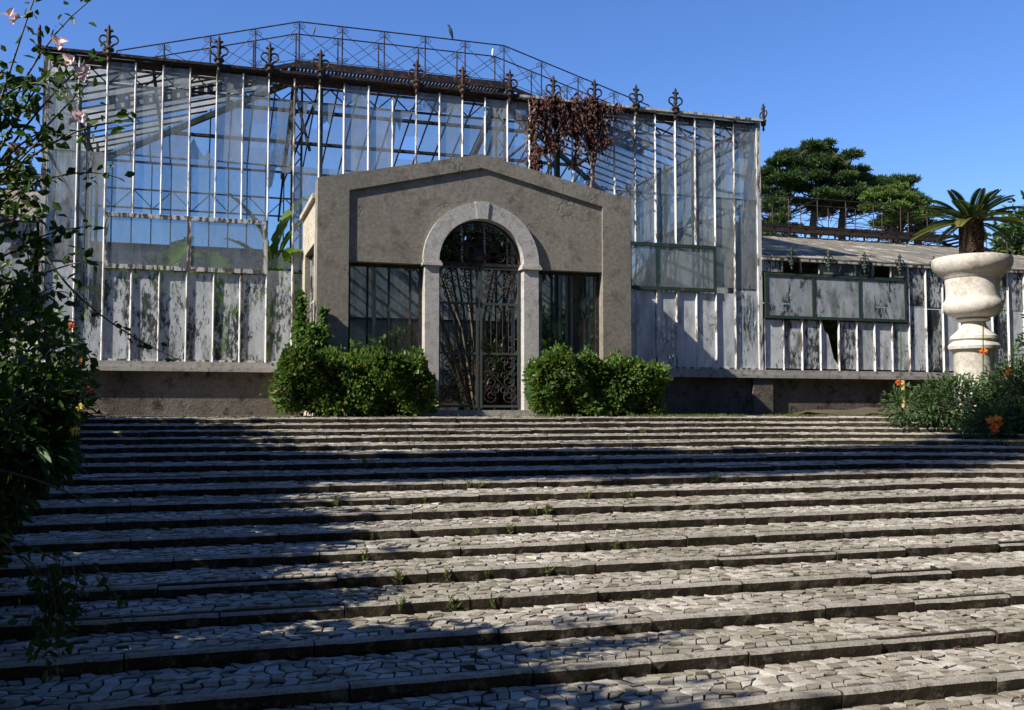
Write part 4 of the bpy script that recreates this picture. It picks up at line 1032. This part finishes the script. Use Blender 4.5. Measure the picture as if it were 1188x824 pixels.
# ------------------------------------------------------------------ left side shrubs
def hibiscus():
    t = thing('hibiscus', 'tall loose shrub with small leaves and large pink flowers left of the stairs', 'shrub', (-1.75, 5.2, -1.2))
    base = np.array([-1.75, 5.2, -1.2]); s = MB(); P = []; D = []
    ends = []
    def branch(p, e, r, sag=0., nl=40, spread=.05):
        p = np.array(p, float); e = np.array(e, float); mid = (p+e)/2 + rng.normal(0, .08, 3) + np.array([0, 0, sag])
        u = np.linspace(0, 1, 9)[:, None]; c = (1-u)**2*p + 2*u*(1-u)*mid + u**2*e
        s.tube(c, np.linspace(r, r*.35, 9), 5)
        k = rng.random(nl)**.8; q = (1-k[:, None])**2*p + 2*(k*(1-k))[:, None]*mid + (k**2)[:, None]*e
        P.append(q + rng.normal(0, spread, q.shape)); dd = unit(np.tile(e-p, (nl, 1)))*.5 + rdir(nl); D.append(dd); return c[-1]
    # main limbs up the left edge of the view
    for k in range(30):
        x = -1.25 + .5*random.random()**1.2; z = -.1 + 1.75*random.random(); y = 4.7+.7*random.random()
        if z > 1.1: x = min(x, -.78 + .1*random.random())
        st = base + np.array([rng.normal(0, .1), rng.normal(0, .1), .6+.8*random.random()])
        c = branch(st, (x, y, z), .012, .25, 26, .05)
        for j in range(3):
            e = c + np.array([.05+.28*random.random(), rng.normal(0, .15), rng.normal(.02, .16)])
            if e[2] > 1.15: e[0] = min(e[0], -.56)
            branch(c, e, .005, .03, 16, .025)
    # upper sprays to the sky
    for e in ((-.52, 5., 1.93), (-.72, 5., 2.02), (-.42, 5.05, 1.75), (-.5, 5, 1.55), (-.62, 4.9, 1.62), (-.30, 5.0, 1.38), (-.36, 5., 1.1), (-.62, 5, 1.3), (-.75, 5., 1.1), (-.8, 5.1, 1.45), (-.78, 5.1, .9)):
        branch((-1.0, 5.0, .9), e, .007, .18, 30, .03)
    # long arching shoot across the white panes
    branch((-.75, 5.6, .80), (-.08, 5.7, .27), .007, .1, 26, .03)
    # bare arching stems low down
    for p, e, sg in (((-1.2, 5.0, -.35), (-.62, 5.1, -.85), .28), ((-1.2, 5.0, -.30), (-.50, 5.1, -.42), .05), ((-1.2, 5., -.5), (-.58, 5.05, -.70), .16), ((-1.2, 5.0, -.75), (-.66, 5.1, -.78), .1)):
        branch(p, e, .010, sg, 8, .02)
    for k in range(12):
        x = -.68+.28*random.random(); z = -.65-.12*random.random(); branch((x, 5.1, z), (x+rng.normal(.03, .05), 5.1, z-.2-.32*random.random()), .003, 0, 20, .03)
    P = np.concatenate(P); D = np.concatenate(D)
    foliage_part('foliage', P, D,   .050, .030, M['leaf_shrub'], t, .5)
    s.build('branch', M['twig'], t)
    for c in ((-.83, 4.95, 1.80), (-.63, 4.95, 1.70), (-.585, 4.95, 1.62), (-.53, 4.95, 1.57), (-.545, 4.95, 1.36), (-.74, 5., .95), (-.80, 5.0, 1.2), (-.79, 4.95, .72)):
        flower(c, .046, M['pink'], t)
    return t
hibiscus()
bush('lantana', 'pale flowered lantana bush in front of the left greenhouse panes', 'shrub', [((-.94, 6.6, .30), (.28, .3, .34), 900), ((-.74, 6.5, .12), (.17, .2, .22), 380), ((-1.2, 6.7, .45), (.3, .3, .5), 700)], .055, .03, M['leaf_shrub'], (-1.7, 6.8, -1.0), 6,
     (M['whitef'], [(-.92+rng.normal(0, .10), 6.25, .42+rng.normal(0, .10)) for _ in range(34)], .016))
lan = [o for o in COL.objects if o.name.startswith('lantana')][0]
for c, mt, r in (((-.70, 6.3, .50), 'red', .026), ((-.64, 6.3, .28), 'orange', .02), ((-.60, 6.35, .12), 'red', .022), ((-.64, 6.25, .02), 'yellow', .022), ((-.66, 6.25, -.12), 'yellow', .028)):
    cluster_flower(c, r, M[mt], lan, 16)
bush('broadleaf_shrub', 'dense dark green shrub with broad pointed leaves spilling over the left end of the stairs', 'shrub', [((-1.14, 6.7, -.02), (.40, .45, .26), 2200), ((-1.02, 6.5, -.24), (.34, .35, .22), 1400), ((-1.4, 6.9, -.35), (.5, .5, .5), 2000), ((-1.45, 6.4, -.8), (.38, .5, .4), 1200)], .105, .036, M['leaf_dark'], (-1.7, 6.9, -1.1), 6)

# bank shrubs and trees on the left: they throw the shade across the stairs
def tree(name, label, base, top, blobs, L, W, mat, r=.2, cat='tree', group=None, limbs=4, up=.7):
    t = thing(name, label, cat, base, group); b = np.array(base, float); tp = np.array(top, float)
    m = MB(); mid = (b+tp)/2 + rng.normal(0, .15, 3)*[1, 1, 0]; m.tube([b-[0, 0, .3], b*.7+mid*.3, mid, tp], [r*1.3, r, r*.75, r*.35], 9); 
    for c, rr, n in blobs:
        for k in range(limbs):
            e = np.array(c) + rdir(1)[0]*np.array(rr)*.7; s0 = b + (tp-b)*(.45+.5*random.random())
            m.tube([s0, (s0+e)/2 + rng.normal(0, .2, 3)*.6, e], [r*.35, r*.22, r*.08], 6)
    m.build('trunk', M['bark'], t)
    P = []; D = []
    for c, rr, n in blobs:
        p, d = blob_points(c, rr, n, .3); P.append(p); D.append(d)
        p, d = blob_points(c, np.array(rr)*1.35, int(n*.14), .65); P.append(p); D.append(d)
    foliage_part('crown', np.concatenate(P), np.concatenate(D), L, W, mat, t, up)
    return t
bank = 'trees and shrubs on the left bank'
tree('bank_tree', 'dense bushy tree on the left bank shading the lowest steps', (-3.9, 3.0, -1.6), (-3.7, 3.0, 3.2), [((-3.6, 3.2, 1.2), (1.2, 1.6, 1.3), 4200), ((-2.3, 4.2, .2), (.75, 1.0, 1.1), 2600), ((-4.6, 2.2, 2.6), (1.5, 1.6, 1.5), 5200), ((-2.3, 2.6, .4), (.9, 1.1, 1.2), 2600), ((-1.95, 5.0, .6), (.55, .55, .9), 1500), ((-3.2, 4.5, .9), (1.0, 1.0, 1.1), 3400), ((-3.0, 3.3, 1.3), (1.0, 1.0, .9), 2600), ((-3.0, 1.6, .9), (1.0, 1.1, 1.4), 2600)], .20, .12, M['tree'], .16)
tree('bank_tree', 'rounded shrub tree on the left bank shading the middle steps', (-3.9, 8.2, -1.1), (-3.8, 8.2, 2.2), [((-3.9, 8.0, 1.6), (1.2, 1.7, 1.3), 3800), ((-3.8, 9.9, 1.7), (1.1, 1.5, 1.2), 3200), ((-3.4, 6.5, .5), (.9, 1.0, 1.0), 2000)], .20, .12, M['tree'], .12)
tree('bank_tree', 'leafy shrub tree on the left bank by the head of the stairs', (-5.0, 12.2, -.5), (-4.9, 12.2, 3.0), [((-4.6, 11.6, 2.5), (1.3, 1.6, 1.5), 4200), ((-4.6, 13.4, 2.4), (1.2, 1.3, 1.4), 2800), ((-5.2, 15.0, 1.9), (1.2, 1.2, 1.3), 1700)], .20, .12, M['tree'], .15)
tree('tall_tree', 'tall slender tree on the left bank shading the upper steps', (-9.0, 10.6, -.6), (-9.0, 6.6, 17.5), [((-9, 6.6, 16.4), (1.5, .7, 2.4), 1000), ((-9, 7.4, 13.2), (2.0, .7, 1.9), 1100), ((-8.8, 8.6, 10.0), (2.1, .8, 1.8), 1300), ((-9.2, 9.4, 6.8), (1.9, 1.0, 1.7), 1700)], .3, .17, M['tree'], .22)
# unseen trees added behind and beside the viewer: big crowns cut the skylight
for (x, y, h) in ((-13, -6, 13), (-6, -10, 15), (2, -11, 16), (10, -10, 15), (17, -6, 14), (22, 3, 14), (29, 11, 14), (15, -3.5, 13), (-20, 0, 11)):
    tree('sky_block_tree', 'unseen leafy tree added to cut skylight on the stairs and porch', (x, y, -2), (x, y, h*.8), [((x+rng.normal(0, 1.5), y+rng.normal(0, 1.), h*q), (4.6, 4.0, 3.6), 2400) for q in (.28, .45, .62, .80)], 1.0, .7, M['tree'], .4, group='unseen trees added to cut skylight')

# ------------------------------------------------------------------ background trees
def pine(label, base, layers, mat, trunks=1, dens=1., L=.24):
    """layers: (height, centre x, half width) of each flat shelf of foliage"""
    t = thing('pine_tree', label, 'tree', base); b = np.array(base, float); cy = base[1]
    m = MB(); P = []; D = []; tops = []
    zt = max(l[0] for l in layers); zb = min(l[0] for l in layers); cx = sum(l[1] for l in layers)/len(layers)
    for k in range(trunks):
        o = (k-(trunks-1)/2)*1.5; bb = b + np.array([o*.7, rng.normal(0, .5), 0]); tt = np.array([cx + o*1.2, cy, zb + (zt-zb)*.75]); md = np.array([cx + o, cy, zb-1.2]) + rng.normal(0, .3, 3)*[1, 1, 0]
        m.tube([bb, md, tt], [.30, .20, .09], 8); tops.append((md, tt))
    for (z, lx, hw) in layers:
        x = lx - hw + .3*random.random()
        while x < lx + hw:
            e = (x-lx)/hw; yy = cy + rng.normal(0, .75)*math.sqrt(max(.1, 1-e*e))
            pr = np.array([.38+.40*random.random(), .55, .10+.09*random.random()])
            c = np.array([x, yy, z + rng.normal(0, .16) - .12*abs(e)])
            n = int(430*dens*pr[0]/.5); p, d = blob_points(c, pr, n, .1)
            p[:, 2] += .30*np.maximum(0, np.abs(p[:, 0]-c[0])/pr[0]-.5)*rng.random(n)          # tips turn up
            P.append(p); D.append(d*np.array([1.2, 1, .3]) + np.array([e*.5, 0, .45]))
            md, tt = tops[int((x-lx+hw)/(2*hw+.01)*trunks) % trunks]; s0 = md + (tt-md)*min(1, max(0, (z-.7-md[2])/(tt[2]-md[2])))
            m.tube([s0, (s0+c)/2 + np.array([0, 0, -.12]), c - [0, 0, .08]], [.075, .05, .02], 5)
            x += pr[0]*(.70+.55*random.random())
    for k in range(34*trunks):
        md, tt = tops[k % trunks]; s0 = md + (tt-md)*random.random()*.5; e = s0 + np.array([rng.normal(0, 1.2), rng.normal(0, .8), rng.normal(-.1, .6)])
        m.tube([s0, (s0+e)/2 + rng.normal(0, .2, 3), e], [.03, .02, .01], 4)
    m.build('trunk', M['bark'], t)
    foliage_part('crown', np.concatenate(P), np.concatenate(D), L, L*.26, mat, t, .5, -.1); return t
pine('largest dark pine with wide layered crown behind the low side greenhouse', (32.2, 45.5, 0), [(14.3, 32.5, 1.1), (13.8, 32.1, 2.1), (13.2, 31.7, 3.0), (12.7, 31.6, 3.6), (12.2, 31.8, 3.8), (11.7, 31.9, 3.6), (11.2, 32.6, 2.6)], M['pine'], 3, 1.25)
pine('second dark pine right of the largest, with ragged right side', (37.2, 46.5, 0), [(13.3, 38.0, .8), (12.8, 37.7, 1.5), (12.2, 37.9, 1.9), (11.5, 38.3, 1.7), (10.8, 38.9, 1.2), (10.1, 39.1, .9)], M['pine'], 2, 1.1)
pine('small light green pine in front of the two dark pines', (35.0, 43.0, 0), [(11.4, 34.8, .9), (11.0, 34.9, 1.5), (10.5, 35.0, 1.8), (10.0, 35.2, 1.2)], M['pine_light'], 2, 1.2)
pine('low pine close behind the tall greenhouse corner', (28.0, 44, 0), [(10.4, 28.0, .9), (9.6, 28.0, 1.3), (8.9, 28.1, 1.2)], M['pine'], 1, 1.)
tree('broadleaf_tree', 'dark rounded tree top behind the cycad at the far right', (35.5, 35, 0), (35.5, 35, 8), [((36.0, 35, 7.2), (1.9, 1.5, 1.9), 2600), ((34.4, 35, 6.3), (.9, 1., 1.), 700)], .34, .2, M['pine'], .25)

# ------------------------------------------------------------------ birds, lamp
def bird(label, p, s, mat, lean):
    t = thing('bird', label, 'bird', p); m = MB(); x, y, z = p
    n = 12; pts = []; rad = []
    ax = np.array([lean, 0, 1.]); ax /= np.linalg.norm(ax)
    for u, r in ((-.62, .05), (-.45, .10), (-.25, .16), (0, .26), (.25, .31), (.5, .29), (.68, .20), (.78, .17), (.90, .17), (1.0, .11), (1.06, .03)):
        pts.append(np.array([x, y, z+.45*s]) + ax*u*s*.75); rad.append(r*s*.5)
    m.tube(pts, rad, 10); m.build('body', mat, t, True)
    h = pts[8]; hd = np.array([-1 if lean < 0 else 1, -.3, 0])*.16*s
    MB().tube([h+hd*.3, h+hd*.9, h+hd*1.35], [.04*s, .025*s, .004*s], 6).build('beak', M['iron'], t)
    for sy in (-1, 1):
        MB().tube([(x, y+sy*.05*s, z+.2*s), (x+.01, y+sy*.06*s, z-.005)], .012*s, 5).build('leg', M['iron'], t)
        w = [pts[6]+[0, sy*.13*s, 0], pts[4]+[0, sy*.17*s, 0], pts[2]+[0, sy*.10*s, 0], pts[0]+[0, sy*.03*s, 0]]
        MB().tube(w, [.05*s, .09*s, .07*s, .015*s], 7).build('wing', mat, t, True)
bird('dark bird perched upright on the top rail of the ridge railing', (5.9, YR-.4, ZR+1.14), .30, M['feather'], -.32)
bird('small brown bird perched on the rear rail near the left end of the ridge', (2.62, YR+.4, ZR+1.14), .17, M['feather_brown'], .3)
lm = thing('lamp', 'small white glass lamp fixed at the right end of the ridge railing', 'lamp', (RXR-.05, YR+.4, ZR+1.1))
MB().lathe([(.02, 1.14), (.032, 1.17), (.036, 1.24), (.025, 1.30), (.01, 1.33)], (RXR-.05, YR+.4, ZR), 12).build('globe', M['milk'], lm, True)
MB().lathe([(.03, 1.10), (.035, 1.139)], (RXR-.05, YR+.4, ZR), 10).build('socket', M['iron'], lm)

# ------------------------------------------------------------------ weeds and grass
def weed_parts(h, n):
    k = np.arange(n); D = rng.normal(0, .5, (n, 3)) + [0, 0, 1.]; P = rng.normal(0, h*.12, (n, 3)) + np.outer(rng.random(n)*h*.6, [0, 0, 1.])
    return P, D
for k in range(34):
    i = random.choice([2, 3, 4, 5, 6, 7, 8, 9, 9, 10, 10, 11, 12, 12, 13, 13, 14, 14, 15]); x = 1.0 + random.random()*(9.5-.45*i)
    y = float(nose(i-1, x)) - .015; z = ZN[i]; h = .05+.09*random.random()*(1 if i < 11 else .8)
    P, D = weed_parts(h, 14); o = leaves('weed', P + [x, y, z], D, rdir(14), h*.8, h*.16, M['grass'])
    tag(o, 'small green weed growing where a cobbled tread meets the riser above', 'weed', 'weeds in the stair joints')
n = 420; li = rng.integers(1, 18, n); lx = rng.uniform(-1.2, 11, n); ly = np.array([float(nose(i-1, x)) - .02 - abs(rng.normal(0, .12)) for i, x in zip(li, lx)]); lz = np.array([ZN[i] for i in li]) + .014
tag(leaves('leaf_litter', np.stack([lx, ly, lz], 1), rdir(n)*np.array([1, 1, .1]), rng.normal(0, .25, (n, 3)) + [0, 0, 1.], .045, .026, M['dead']), 'dry brown fallen leaves scattered along the stair treads', 'leaf litter', kind='stuff')
n = 5200; gx = np.concatenate([rng.uniform(5.4, 12.2, 3200), rng.uniform(-1.5, 5.4, 700), rng.uniform(8, 12.5, 1300)])
gy = np.where(rng.random(n) < .45, nose(0, gx) + .12 + rng.random(n)*.25, np.where(rng.random(n) < .5, 19.4 - rng.random(n)*.3, 15.95 + rng.random(n)*.5))
hh = .03 + .05*rng.random(n)
dn = (np.sin(gx*1.7)+np.sin(gx*4.3+1)) > -.5
gx, gy, hh = gx[dn], gy[dn], hh[dn]; n = len(gx)
tag(leaves('grass', np.stack([gx, gy, np.full(n, -.125)], 1), rng.normal(0, .5, (n, 3)) + [0, 0, 1.], rdir(n), hh, hh*.2, M['grass']), 'short grass and moss fringing the top landing', 'grass', kind='stuff')
n = 1500; gx = 11.6 + rng.random(n)*1.6; gy = 11.2 + rng.random(n)*1.4; 
tag(leaves('grass', np.stack([gx, gy, bed_right_z(gx, gy)], 1), rng.normal(0, .5, (n, 3)) + [0, 0, 1.], rdir(n), .09, .016, M['grass']), 'dry grass at the edge of the flower bed right of the stairs', 'grass', kind='stuff')

# ------------------------------------------------------------------ light, world, camera
EL, AZ = math.radians(39), math.radians(15)
sd = Vector((-math.cos(EL)*math.cos(AZ), -math.cos(EL)*math.sin(AZ), math.sin(EL)))
sl = bpy.data.lights.new('sun', 'SUN'); sl.energy = 5.0; sl.angle = math.radians(.53); sl.color = (1., .93, .82)
so = bpy.data.objects.new('sun', sl); COL.objects.link(so); so.rotation_euler = (-sd).to_track_quat('-Z', 'Y').to_euler(); so.location = (-20, -5, 25)
w = bpy.data.worlds.new('World'); scene.world = w; w.use_nodes = True; nt = w.node_tree; nt.nodes.clear()
bg = nt.nodes.new('ShaderNodeBackground'); wo = nt.nodes.new('ShaderNodeOutputWorld'); sk = nt.nodes.new('ShaderNodeTexSky')
sk.sky_type = 'NISHITA'; sk.sun_disc = False; sk.sun_elevation = EL; sk.sun_rotation = math.atan2(sd.x, sd.y) % (2*PI)
sk.air_density = 1.0; sk.dust_density = .2; sk.ozone_density = 6.; sk.altitude = 0
bg.inputs[1].default_value = .118
hs = nt.nodes.new('ShaderNodeHueSaturation'); hs.inputs['Saturation'].default_value = 1.14; hs.inputs['Hue'].default_value = .512
nt.links.new(sk.outputs[0], hs.inputs['Color']); nt.links.new(hs.outputs[0], bg.inputs[0]); nt.links.new(bg.outputs[0], wo.inputs[0])

f, H, VPX = 1150., 476., 4200.
th = math.atan((H-412)/f); phi = math.atan((f/math.cos(th))/(VPX-594))
F = Vector((math.sin(phi)*math.cos(th), math.cos(phi)*math.cos(th), math.sin(th)))
R = Vector((math.cos(phi), -math.sin(phi), 0)); U = R.cross(F)
cam = bpy.data.cameras.new('camera'); cam.sensor_width = 36; cam.lens = f/1188*36; cam.clip_end = 5000; cam.clip_start = .05
co = bpy.data.objects.new('camera', cam); COL.objects.link(co)
co.matrix_world = Matrix(((R.x, U.x, -F.x, 0), (R.y, U.y, -F.y, 0), (R.z, U.z, -F.z, 0), (0, 0, 0, 1)))
scene.camera = co
vs = scene.view_settings; vs.view_transform = 'Standard'; vs.look = 'None'; vs.exposure = .66; vs.gamma = 1; vs.use_curve_mapping = False
scene.render.engine = 'CYCLES'
cy = scene.cycles; cy.max_bounces = 7; cy.diffuse_bounces = 3; cy.glossy_bounces = 3; cy.transmission_bounces = 4; cy.transparent_max_bounces = 28
cy.use_denoising = True; cy.sample_clamp_indirect = 6
try: cy.denoiser = 'OPENIMAGEDENOISE'
except Exception: pass
